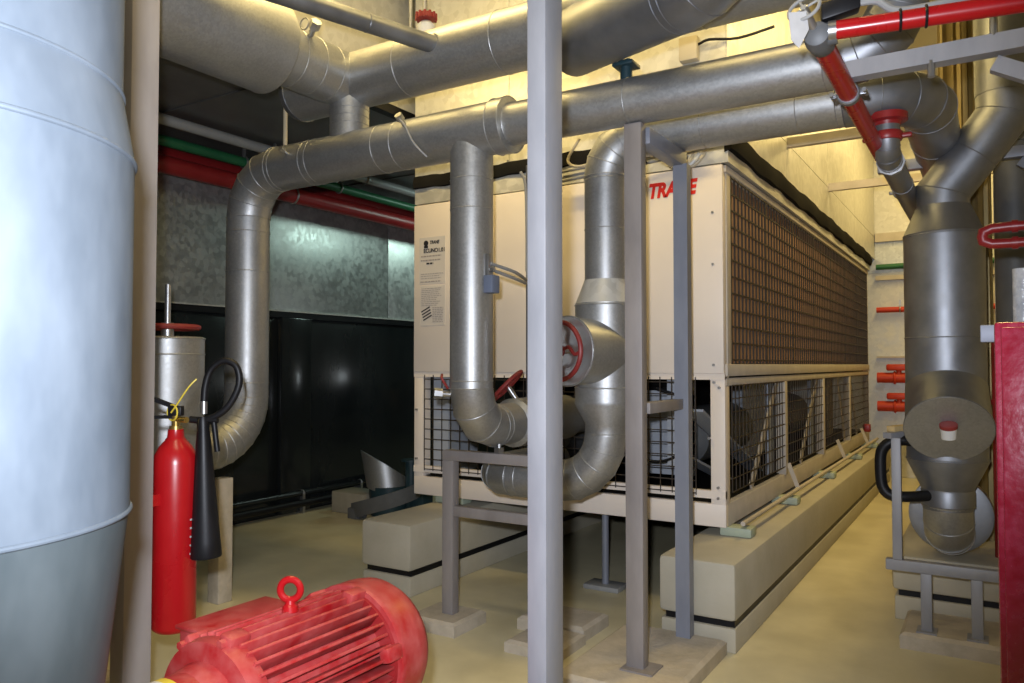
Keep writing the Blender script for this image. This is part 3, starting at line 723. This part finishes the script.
LY([(1.195, .05), (1.20, .15), (1.205, .178), (1.23, .184), (1.26, .178), (1.265, .15)]).build('end_bell', 'reddust', mo)
LY([(1.10, .06), (1.105, .10), (1.15, .125), (1.20, .135)]).build('bearing_cap', 'reddust', mo)
b = LY([(1.684, .188), (1.684, .199), (1.69, .2015), (1.705, .200), (1.76, .200), (1.80, .194), (1.83, .176), (1.85, .14), (1.858, .09), (1.859, .02)])
b.build('fan_cowl', 'reddust', mo)
LY([(1.672, .184), (1.683, .1845)]).build('gap_shade', 'reddark', mo)  # solid dark disc standing in for the shaded gap before the cowl
b = MB()
for a in (.25, 1.35, 2.2, -.5):
    d = V((math.cos(a), 0, math.sin(a))); c = V((MX, 1.66, MZ)) + d * .185
    b.obox(c, d * .018, V((0, .03, 0)), V((-d.z, 0, d.x)) * .02, .006).build('lug', 'reddust', mo); b = MB()
    c = V((MX, 1.25, MZ)) + d * .185
    b.obox(c, d * .016, V((0, .03, 0)), V((-d.z, 0, d.x)) * .022, .006); b.cyl(c, c + V((0, -.045, 0)), .011, n=6)
    b.build('lug', 'reddust', mo); b = MB()
b = MB().box(MX - .26, MX - .13, 1.31, 1.60, MZ - .02, MZ + .135, .008); b.build('terminal_box', 'reddust', mo)
MB().box(MX - .268, MX - .122, 1.302, 1.608, MZ + .135, MZ + .148, .005).build('box_lid', 'reddust', mo)
MB().lathe((MX, 1.46, MZ + .185), (0, 0, 1), [(0, .022), (.015, .02), (.02, .014), (.03, .012)], 18).torus((MX, 1.46, MZ + .242), V((.5, -.85, 0)), .027, .0095, 32, 10).build('eyebolt', 'red', mo)
for yy in (1.27, 1.62):
    for sgn in (-1, 1):
        MB().loft([[V((MX + sgn * .20 + a, yy + c, .30)) for a, c in ((-.05, -.04), (.05, -.04), (.05, .04), (-.05, .04))],
                   [V((MX + sgn * .14 + a, yy + c, MZ - .08)) for a, c in ((-.03, -.03), (.03, -.03), (.03, .03), (-.03, .03))]]).build('foot', 'reddust', mo)
gd = thing('coupling_guard', 'red shaft guard with pale sticker at motor drive end', 'guard', (MX, 1.0, .30))
rings = []
for yy in (.72, 1.15):
    rings.append([V((MX + .115 * math.cos(a), yy, MZ + .115 * math.sin(a) + .01)) for a in [PI * k / 14 for k in range(15)]] + [V((MX - .115, yy, .30)), V((MX + .115, yy, .30))])
MB().loft(rings).build('cover', 'reddust', gd)
b = MB()
rings = [[V((MX + r * math.cos(a), yy, MZ + .01 + r * math.sin(a))) for r, a in [(.1165, PI * (.30 + .04 * k)) for k in range(8)] + [(.114, PI * (.30 + .04 * k)) for k in range(7, -1, -1)]] for yy in (1.02, 1.10)]
b.loft(rings).build('sticker', 'paper', gd)
rings = [[V((MX + r * math.cos(a), yy, MZ + .01 + r * math.sin(a))) for r, a in [(.1168, PI * (.30 + .04 * k)) for k in range(8)] + [(.114, PI * (.30 + .04 * k)) for k in range(7, -1, -1)]] for yy in (1.085, 1.105)]
MB().loft(rings).build('sticker_band', 'yellow', gd)

# second pump's base skid and its valve jacket
t = thing('pump_skid', 'red steel skid glimpsed between the huge riser and the column', 'pump base', (-3.6, 1.4, 0))
MB().box(-3.45, -3.34, .5, 1.95, .05, .22, .005).build('side_rail', 'reddark', t)
MB().box(-4.15, -4.04, .5, 1.95, .05, .22, .005).build('side_rail', 'reddark', t)
for yy in (.6, 1.8): MB().box(-4.1, -3.4, yy, yy + .1, .05, .2, .005).build('cross_member', 'reddark', t)
tag(MB().box(-4.3, -3.3, .4, 2.05, 0, .05, .008).build('concrete_pad', 'pad'), 'concrete slab under the red skid behind the column', 'concrete pad', 'small concrete footing pads')
VX, VY = -4.0, 2.72
t = thing('jacketed_valve', 'upright zinc-jacketed valve behind the red extinguisher', 'valve', (VX, VY, .22))
MB().lathe((VX, VY, .75), (0, 0, 1), [(0, .12), (.05, .2), (.74, .2), (.82, .2), (.825, .2), (.83, .19)], 40).torus((VX, VY, 1.48), (0, 0, 1), .2, .004).torus((VX, VY, 1.57), (0, 0, 1), .2, .005).build('jacket', 'galv', t)
MB().cyl((VX, VY, 0), (VX, VY, .76), .12).build('pipe_section', 'galv_dark', t)
MB().cyl((VX, VY, 1.58), (VX, VY, 1.88), .017, n=14).cyl((VX, VY, 1.58), (VX, VY, 1.66), .035, n=14).build('stem', 'steel', t)
spoked_wheel(t, (VX, VY, 1.635), (0, 0, 1), .165, .016)

# ------------------------------------------------------------------ fire extinguisher
EX, EY = -2.495, 1.735
fe = thing('fire_extinguisher', 'tall red gas fire extinguisher with black horn on the steel column', 'fire extinguisher', (EX, EY, .455))
MB().lathe((EX, EY, .455), (0, 0, 1), [(.075, .06), (.083, .070), (.095, .075), (.665, .075), (.695, .070), (.725, .055), (.745, .037), (.757, .029), (.785, .026)], 40).build('cylinder', 'red', fe)
MB().lathe((EX, EY, 1.24), (0, 0, 1), [(0, .022), (.012, .022), (.013, .014), (.07, .016)], 20).cyl((EX - .0, EY, 1.275), (EX + .06, EY + .0, 1.275), .011, n=12).build('valve', 'brass', fe)
rd = V((.851, .525, 0))
MB().bar(V((EX, EY, 1.31)) + rd * .02, V((EX, EY, 1.355)) - rd * .10, .022, .014).bar(V((EX, EY, 1.285)) + rd * .01, V((EX, EY, 1.282)) - rd * .10, .022, .012).obox((EX, EY, 1.305), rd * .024, V((.012, -.02, 0)) * .7, (0, 0, .018), .004).build('squeeze_handle', 'black', fe)
MB().tube([V((EX, EY - .02, 1.30)), V((EX, EY - .03, 1.33)) + rd * .03, V((EX, EY - .03, 1.39)) + rd * .07, V((EX, EY - .02, 1.42)) + rd * .09], .003).torus((EX, EY - .015, 1.30), (0, 1, 0), .028, .003).build('safety_tag', 'yellow', fe)
hp = V((EX, EY, 0)) + rd * .10
def hpt(dx, z, dy=0): return V((EX, EY, z)) + rd * dx + V((-.3, .5, 0)) * dy
MB().tube([hpt(.05, 1.275), hpt(.09, 1.272), hpt(.14, 1.285), hpt(.19, 1.325), hpt(.225, 1.40), hpt(.215, 1.465), hpt(.17, 1.485), hpt(.125, 1.455), hpt(.105, 1.40), hpt(.10, 1.34)], .0125, 12).build('hose', 'black', fe)
MB().cyl(hpt(.10, 1.295), hpt(.10, 1.345), .012, n=14).build('ferrule', 'steel', fe)
b = MB().lathe(hpt(.097, 1.285), V((.085 * .35, .05 * .35, -1)), [(.0, .018), (.02, .022), (.05, .022), (.09, .026), (.44, .050), (.495, .054), (.50, .052)], 30)
b.build('horn', 'black', fe)
MB().cyl(hpt(.09, 1.272), hpt(.15, 1.272), .012, n=12).cyl(hpt(.135, 1.275), hpt(.15, 1.16), .010, n=12).build('horn_grip', 'black', fe)
MB().box(EX - .02, EX + .02, 1.63, EY - .06, .98, 1.02).build('wall_bracket', 'red', fe)
b = MB()
for i in range(5):
    z = .80 + i * .03; rings = []
    for zz in (z, z + .006): rings.append([V((EX + r * math.cos(a), EY + r * math.sin(a), zz)) for r, a in [(.0762, .12 + .05 * k) for k in range(8)] + [(.0745, .12 + .05 * k) for k in range(7, -1, -1)]])
    b.loft(rings)
b.build('fine_print', 'paper', fe)
fe.location.z -= .05

# ------------------------------------------------------------------ left corner clutter
tag(MB().tube([(XL + .1, 1.5, .10), (XL + .1, 4.4, .10), (XL + .1, 6.6, .10)], .035, 14, 0).build('floor_conduit', 'black'), 'black conduit along the foot of the dark wall, lower one', 'conduit', 'black conduits on the dark wall')
t = thing('floor_conduit', 'black conduit along the foot of the dark wall, upper one', 'conduit', (XL + .07, 4, .17), 'black conduits on the dark wall')
MB().tube([(XL + .07, 1.5, .19), (XL + .07, 6.6, .19)], .028, 14, 0).build('pipe_section', 'blackwall', t)
for yy in (4.2, 5.3, 6.1): MB().torus((XL + .07, yy, .19), (0, 1, 0), .03, .007).box(XL, XL + .1, yy - .015, yy + .015, .0, .2).build('clip', 'steel', t)
tag(MB().box(-5.47, -5.05, 5.5, 5.8, 0, .20, .01).build('cardboard_box', 'card'), 'low beige box on the floor by the dark wall', 'box')
t = thing('duct_offcut', 'slant-cut shiny zinc duct offcut leaning on the floor by the dark wall', 'duct offcut', (-4.85, 5.62, 0))
ax = V((-.13, -.02, .62)).normalized(); b = MB(); u, w = frame_of(ax); c0 = V((-4.86, 5.62, .27))
rings = []
for f, nr in ((0, V((.15, -.05, 1))), (1, V((.28, .34, .70)))):
    nr.normalize(); c = c0 + ax * (.22 * f); rg = []
    for i in range(36):
        q = (u * math.cos(2 * PI * i / 36) + w * math.sin(2 * PI * i / 36)) * .19
        rg.append(c + q - ax * (q.dot(nr) / ax.dot(nr)))
    rings.append(rg)
inn = [[c + (p - c) * .985 for p in rg] for rg, c in zip(rings, (c0, c0 + ax * .38))]
b.loft([rings[0], rings[1], inn[1], inn[0]], True, False)
b.build('zinc_shell', 'galv', t)
b = MB().lathe((-4.84, 5.62, .02), (.0, 0, 1), [(0, .17), (.2, .19), (.27, .19), (.275, .17)], 36); b.build('dark_sleeve', 'teal', t)
t = thing('steel_band', 'curved dark steel band lying against the zinc offcut', 'steel band', (-4.8, 5.3, 0))
pts = [V((-4.86 + .40 * math.sin(a), 5.66 - .33 * math.cos(a), .02 + .02 * k)) for k, a in enumerate([-.5 + .17 * k for k in range(12)])]
rings = []
for p in pts:
    d = (p - V((-4.86, 5.66, p.z))).normalized()
    rings.append([p + V((0, 0, -.02)), p + d * .02 + V((0, 0, -.02)), p + d * .03 + V((0, 0, .12)), p + d * .01 + V((0, 0, .12))])
MB().loft(rings).build('strip', 'cooldark', t)
MB().box(-5.10, -4.98, 5.33, 5.43, .0, .10, .01).cyl((-4.98, 5.38, .05), (-4.93, 5.38, .05), .04, n=16).build('clamp', 'cooldark', t)
t = thing('pipe_stub', 'dark teal flanged pipe stub standing beside the chiller corner', 'pipe stub', (-4.6, 5.7, 0))
MB().lathe((-4.63, 5.68, 0), (0, 0, 1), [(0, .09), (.02, .09), (.022, .05), (.52, .055), (.522, .09), (.54, .09)], 24).build('stub', 'teal', t)
MB().box(-4.6, -4.42, 5.6, 5.75, 0, .30, .02).build('foot_block', 'teal', t)

# ------------------------------------------------------------------ right riser with strainer
RX, RY = -.21, 4.65
rr = thing('riser_pipe', 'tall zinc-clad riser on the right with offset bend and angled strainer', 'pipe', (RX, RY, .45))
UX = .068
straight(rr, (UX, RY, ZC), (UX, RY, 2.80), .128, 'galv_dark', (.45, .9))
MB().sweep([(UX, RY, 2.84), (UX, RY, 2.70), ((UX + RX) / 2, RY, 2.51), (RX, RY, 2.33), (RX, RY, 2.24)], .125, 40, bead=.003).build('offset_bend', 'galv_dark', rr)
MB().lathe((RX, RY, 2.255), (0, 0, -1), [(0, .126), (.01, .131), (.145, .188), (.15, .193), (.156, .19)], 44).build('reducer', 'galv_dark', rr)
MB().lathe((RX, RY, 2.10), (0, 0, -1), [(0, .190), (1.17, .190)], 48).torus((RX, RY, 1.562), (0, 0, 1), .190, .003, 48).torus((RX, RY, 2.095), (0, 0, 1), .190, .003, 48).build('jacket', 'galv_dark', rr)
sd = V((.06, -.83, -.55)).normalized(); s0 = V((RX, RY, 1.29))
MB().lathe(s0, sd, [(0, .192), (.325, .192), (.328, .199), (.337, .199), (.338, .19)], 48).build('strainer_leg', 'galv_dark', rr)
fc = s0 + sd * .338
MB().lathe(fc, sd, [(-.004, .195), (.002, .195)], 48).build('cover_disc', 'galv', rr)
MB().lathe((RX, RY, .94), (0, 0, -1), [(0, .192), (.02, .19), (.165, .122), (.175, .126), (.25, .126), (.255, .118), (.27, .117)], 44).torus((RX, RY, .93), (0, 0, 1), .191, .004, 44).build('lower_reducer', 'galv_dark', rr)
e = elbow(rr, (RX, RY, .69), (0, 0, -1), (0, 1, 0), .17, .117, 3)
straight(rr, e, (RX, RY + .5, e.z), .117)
MB().lathe((RX, RY + .24, .60), (0, 1, 0), [(0, .18), (.006, .205), (.11, .205), (.115, .18)], 44).build('flange_jacket', 'galv_dark', rr)
t = thing('drain_valve', 'tiny white drain valve with red cap on the strainer disc', 'valve', fc)
MB().cyl(fc, fc + sd * .05, .010, n=10).lathe(fc + sd * .045 + V((0, 0, -.02)), (0, -.25, 1), [(0, .024), (.004, .033), (.055, .036), (.06, .027)], 20).build('valve_body', 'white', t)
MB().lathe(fc + sd * .045 + V((0, -.012, .035)), (0, -.45, 1), [(0, .033), (.004, .04), (.02, .04), (.024, .03), (.0245, .01)], 24).build('cap', 'wheel', t)
t = thing('insulated_hose', 'black foam-covered drain pipe looping left of the right riser', 'pipe', (-.45, 4.5, .74))
MB().tube([(-.36, 4.53, 1.025), (-.41, 4.51, 1.028), (-.468, 4.5, 1.012), (-.505, 4.5, .963), (-.510, 4.5, .868), (-.502, 4.5, .785), (-.467, 4.5, .742), (-.397, 4.51, .737), (-.27, 4.58, .745)], .028, 14).build('foam_sleeve', 'black', t)
t = thing('pipe_stand', 'grey steel stand with low legs under the right riser', 'pipe stand', (-.2, 4.45, .08))
MB().box(-.452, -.408, 4.431, 4.479, .426, 1.045, .003).build('post', 'post', t)
MB().box(-.485, .12, 4.43, 4.48, .37, .425, .003).build('rail', 'post', t)
for x in (-.327, -.108):
    MB().box(x, x + .05, 4.43, 4.48, .08, .37, .003).build('leg', 'post', t)
    MB().box(x - .02, x + .07, 4.40, 4.51, .08, .088).build('foot_plate', 'post', t)
MB().bar((-.47, 4.44, 1.055), (-.36, 4.60, 1.065), .05, .03).build('bracket', 'post', t)
MB().box(.02, .07, 4.85, 4.9, .36, 1.05, .003).build('post', 'postblue', t)
tag(MB().bar((-.46, 4.50, 1.085), (-.38, 4.63, 1.09), .05, .03, bev=.004).build('timber_block', 'wood'), 'small timber wedge on the bracket beside right riser', 'timber block')

# red cabinet at right edge
cb = thing('hose_cabinet', 'crimson steel cabinet at the right edge on a grey frame', 'cabinet', (.25, 2.1, .6))
cx, cy = .004, 2.03
MB().box(cx, cx + .65, cy, cy + .28, .625, 1.515, .006).build('body', 'redcab', cb)
MB().box(cx + .012, cx + .638, cy - .018, cy, .637, 1.503, .004).build('door', 'redcab', cb)
MB().box(cx + .55, cx + .58, cy - .04, cy - .018, 1.02, 1.12, .006).build('handle', 'steel', cb)
t = thing('cabinet_stand', 'grey steel frame carrying the crimson cabinet', 'frame', (.3, 2.4, 0))
for x in (.05, .60): MB().box(cx + x, cx + x + .05, cy + .279, cy + .335, 0, 1.477, .003).build('upright', 'postblue', t)
MB().box(cx - .03, cx + .70, cy + .281, cy + .335, 1.478, 1.522, .003).build('cross_rail', 'postblue', t)
MB().box(cx + .0, cx + .65, cy + .285, cy + .3, .8, .86).build('cross_rail', 'postblue', t)

# ------------------------------------------------------------------ overhead sprinkler pipes upper right
SX, SZ = -.43, 2.405
sp = thing('fire_pipe', 'red overhead fire pipe running along the aisle from the grey-wheeled valve', 'pipe', (SX, 3, SZ))
MB().cyl((SX, 2.50, SZ), (SX, 8.6, SZ), .033, n=24).build('pipe_section', 'red', sp)
for yy in (3.02, 4.9): MB().lathe((SX, yy - .02, SZ), (0, 1, 0), [(0, .036), (.004, .041), (.03, .041), (.034, .036)], 24).box(SX - .06, SX + .06, yy - .01, yy + .01, SZ - .01, SZ + .01, .003).build('coupling', 'galv_dark', sp)
for s_ in (-1, 1): MB().cyl((SX + s_ * .055, 2.99, SZ), (SX + s_ * .055, 3.05, SZ), .008, n=8).build('bolt', 'steel', sp)
sv = thing('gate_valve', 'brown gate valve with grey handwheel and paper tag at top right', 'valve', (SX, 2.44, SZ))
MB().lathe((SX, 2.40, SZ), (0, 1, 0), [(0, .02), (.01, .036), (.05, .042), (.11, .038), (.12, .034)], 24).cyl((SX - .02, 2.44, SZ), (SX + .05, 2.445, SZ + .006), .034, n=20).build('body', 'cooldark', sv)
MB().cyl((SX, 2.43, SZ), (SX - .025, 2.355, SZ + .062), .013, n=12).build('stem', 'steel', sv)
spoked_wheel(sv, (SX - .024, 2.358, SZ + .060), V((-.15, -.85, .45)), .045, .0055, 'greyplastic', 4, False)
MB().obox((SX + .062, 2.44, SZ + .072), V((.052, .012, .012)), V((-.006, .024, 0)), V((0, 0, .026)), .006).build('tamper_switch', 'black', sv)
pts0 = [(-.035, 0), (.018, .004), (.024, -.05), (-.005, -.105), (-.028, -.08)]
MB().loft([[V((SX - .030, 2.335, SZ + .040)) + rd * a + V((0, 0, c)) + V((.001, -.002, 0)) * k for a, c in pts0] for k in (0, 1)]).build('paper_tag', 'paper', sv)
t = thing('fire_pipe', 'glossy red fire pipe crossing the top right corner from the valve', 'pipe', (0, 2.5, 2.42))
MB().cyl((SX + .045, 2.43, SZ + .006), (.75, 2.60, 2.40), .027, n=24).build('pipe_section', 'red', t)
MB().lathe((SX + .03, 2.428, SZ + .006), (1, .17, 0), [(0, .029), (.022, .029)], 20).build('nipple', 'steel', t)
for x in (-.21, -.145): MB().torus((x, 2.43 + (x - SX - .045) * .15, SZ + .005), (1, .15, 0), .029, .004).build('tie', 'black', t)
tag(MB().tube([(SX + .115, 2.455, SZ + 0.083), (SX + .16, 2.46, SZ + 0.078), (SX + .20, 2.46, SZ + 0.043), (SX + .26, 2.465, SZ + 0.033), (-.0, 2.50, SZ + .045), (.4, 2.56, SZ + .05)], .011).build('flexible_conduit', 'greyplastic'), 'grey flexible conduit tied above the red corner pipe', 'conduit')

# bracket channels at right
br = thing('pipe_bracket', 'grey steel channel bracket with gusset under pipes at top right', 'bracket', (0, 2.95, 2.45))
b = MB().box(-.43, 2.25, 2.93, 2.936, 2.435, 2.495).box(-.43, 2.25, 2.936, 2.99, 2.489, 2.495).box(-.43, 2.25, 2.936, 2.99, 2.435, 2.441)
b.build('channel', 'post', br)
MB().bar((.02, 2.968, 2.405), (.62, 2.968, 2.06), .04, .05).build('gusset', 'post', br)
MB().cyl((-.16, 2.94, 2.39), (-.16, 2.94, 2.445), .012, n=8).build('bolt', 'steel', br)
MB().cyl((.02, 2.94, 2.49), (.02, 2.94, 2.55), .012, n=8).build('bolt', 'steel', br)
br = thing('pipe_bracket', 'lower dark grey channel bracket behind the right riser bend', 'bracket', (.5, 4.6, 2.4))
MB().box(-.55, 2.25, 4.9, 4.96, 2.53, 2.59, .003).build('channel', 'postblue', br)
MB().bar((.14, 4.93, 2.51), (.9, 4.93, 1.95), .04, .05).build('gusset', 'postblue', br)

# assorted items beyond the right riser
t = thing('fire_pipe', 'red looped pipe with elbows above the crimson cabinet', 'pipe', (.2, 3.5, 1.9))
MB().sweep([(2.31, 3.5, 1.96), (.06, 3.5, 1.948), (.005, 3.5, 1.946), (-.022, 3.5, 1.934), (-.026, 3.5, 1.915), (-.022, 3.5, 1.898), (.005, 3.5, 1.886), (.06, 3.5, 1.885), (2.31, 3.5, 1.90)], .019, 18).build('pipe_section', 'reddark', t)
MB().lathe((.07, 3.5, 1.885), (1, 0, 0), [(0, .024), (.02, .024)], 18).lathe((.07, 3.5, 1.948), (1, 0, 0), [(0, .024), (.02, .024)], 18).build('collar', 'reddark', t)
tag(MB().cyl((.02, 5.08, .36), (.02, 5.08, 1.6), .026, n=14).lathe((.02, 5.08, 1.2), (0, 0, 1), [(0, .04), (.03, .04)], 16).build('fire_pipe', 'reddark'), 'dark red vertical pipe in the gap between right riser and crimson cabinet', 'pipe')
tag(MB().cyl((.12, 5.3, .36), (.12, 5.3, ZC), .10).torus((.12, 5.3, 2.7), (0, 0, 1), .10, .006).build('dark_pipe', 'cooldark'), 'dark vertical pipe behind the right riser bend', 'pipe')
tag(MB().box(.02, .07, 6.0, 6.12, 0, 3.4, .004).build('timber_post', 'hoodsheet'), 'pale upright seen in gap right of the riser', 'post')
t = thing('slotted_post', 'slotted yellow-lit steel upright right of the riser', 'post', (.15, 5.6, 0))
MB().box(.10, .15, 5.6, 5.63, 0, 3.4).build('upright', 'creamdust', t)
b = MB()
for i in range(26): b.box(.115, .135, 5.597, 5.601, 1.4 + i * .06, 1.43 + i * .06)
b.build('slots', 'black', t)
tag(MB().cyl((.115, 3.85, 0), (.115, 3.85, 1.82), .04, n=24).build('wrapped_pipe', 'wrap'), 'pale plastic-wrapped vertical pipe above the crimson cabinet', 'pipe')
t = thing('ribbed_duct', 'dark gold ribbed duct hanging behind the red pipe, top right', 'duct', (-.1, 5.9, 3))
b = MB(); n = 72
prof = [V((-.13 + (.13 + .010 * (1 if k % 6 < 3 else -1)) * math.cos(2 * PI * k / n), 5.6 + (.13 + .010 * (1 if k % 6 < 3 else -1)) * math.sin(2 * PI * k / n), 0)) for k in range(n)]
b.loft([[p + V((0, 0, .36)) for p in prof], [p + V((0, 0, ZC)) for p in prof]]).build('ribbed_shell', 'ribbed', t, smooth=0)

# ------------------------------------------------------------------ lights
def area(name, loc, rot, sx, sy, e, c, spread=None):
    l = bpy.data.lights.new(name, 'AREA'); l.shape = 'RECTANGLE'; l.size = sx; l.size_y = sy; l.energy = e; l.color = c
    if spread: l.spread = spread
    o = bpy.data.objects.new(name, l); col.objects.link(o); o.location = loc; o.rotation_euler = rot
    return o
WARM = (1, .74, .28)
# camera flash
fl = bpy.data.lights.new('camera_flash', 'SPOT'); fl.energy = 420; fl.color = (.84, .89, 1.0); fl.spot_size = math.radians(92); fl.spot_blend = .6; fl.shadow_soft_size = .03
fo = bpy.data.objects.new('camera_flash', fl); col.objects.link(fo)
fo.location = (-.05, -.03, H + .12); fo.rotation_euler = (math.radians(95), 0, math.radians(35))
# fluorescent battens behind the fat upper pipe and lamps over the aisle
area('batten_lamp', (-2.85, 3.9, 3.30), (math.radians(65), 0, 0), .9, .10, 5, WARM)
area('batten_lamp', (-.80, 3.9, 3.40), (math.radians(65), 0, 0), .8, .10, 4.5, WARM)
area('ceiling_lamp', (-2.9, 3.0, 4.5), (0, 0, 0), 1.3, .2, 40, WARM)
area('ceiling_lamp', (-1.0, 3.0, 4.5), (0, 0, 0), 1.3, .2, 24, WARM)
area('ceiling_lamp', (-.3, 6.4, 4.35), (0, math.radians(14), 0), .25, 1.6, 58, WARM)
area('ceiling_lamp', (-.3, 9.2, 4.35), (0, math.radians(14), 0), .25, 1.6, 58, WARM)
area('ceiling_lamp', (-1.2, 1.0, 4.5), (0, 0, 0), 1.5, .3, 30, (1, .84, .55))
area('corridor_lamp', (-4.2, 7.4, 3.15), (0, math.radians(62), 0), .2, 1.2, 13, (.72, 1, .90))

bl = bpy.data.lights.new('panel_spot_light', 'POINT'); bl.energy = 3; bl.color = (.85, .95, 1); bl.shadow_soft_size = .07  # unseen point light added for the bright spot on the black panel
bo = bpy.data.objects.new('panel_spot_light', bl); col.objects.link(bo); bo.location = (-3.80, 7.15, 1.53)
w = bpy.data.worlds.new('world'); scene.world = w; w.use_nodes = True
w.node_tree.nodes['Background'].inputs[0].default_value = (.86, .93, 1, 1)
w.node_tree.nodes['Background'].inputs[1].default_value = .10

scene.view_settings.view_transform = 'Standard'
scene.view_settings.look = 'None'
scene.view_settings.exposure = 0
scene.view_settings.gamma = 1
scene.view_settings.use_curve_mapping = False
scene.cycles.use_denoising = True
scene.cycles.max_bounces = 8
scene.cycles.sample_clamp_indirect = 6
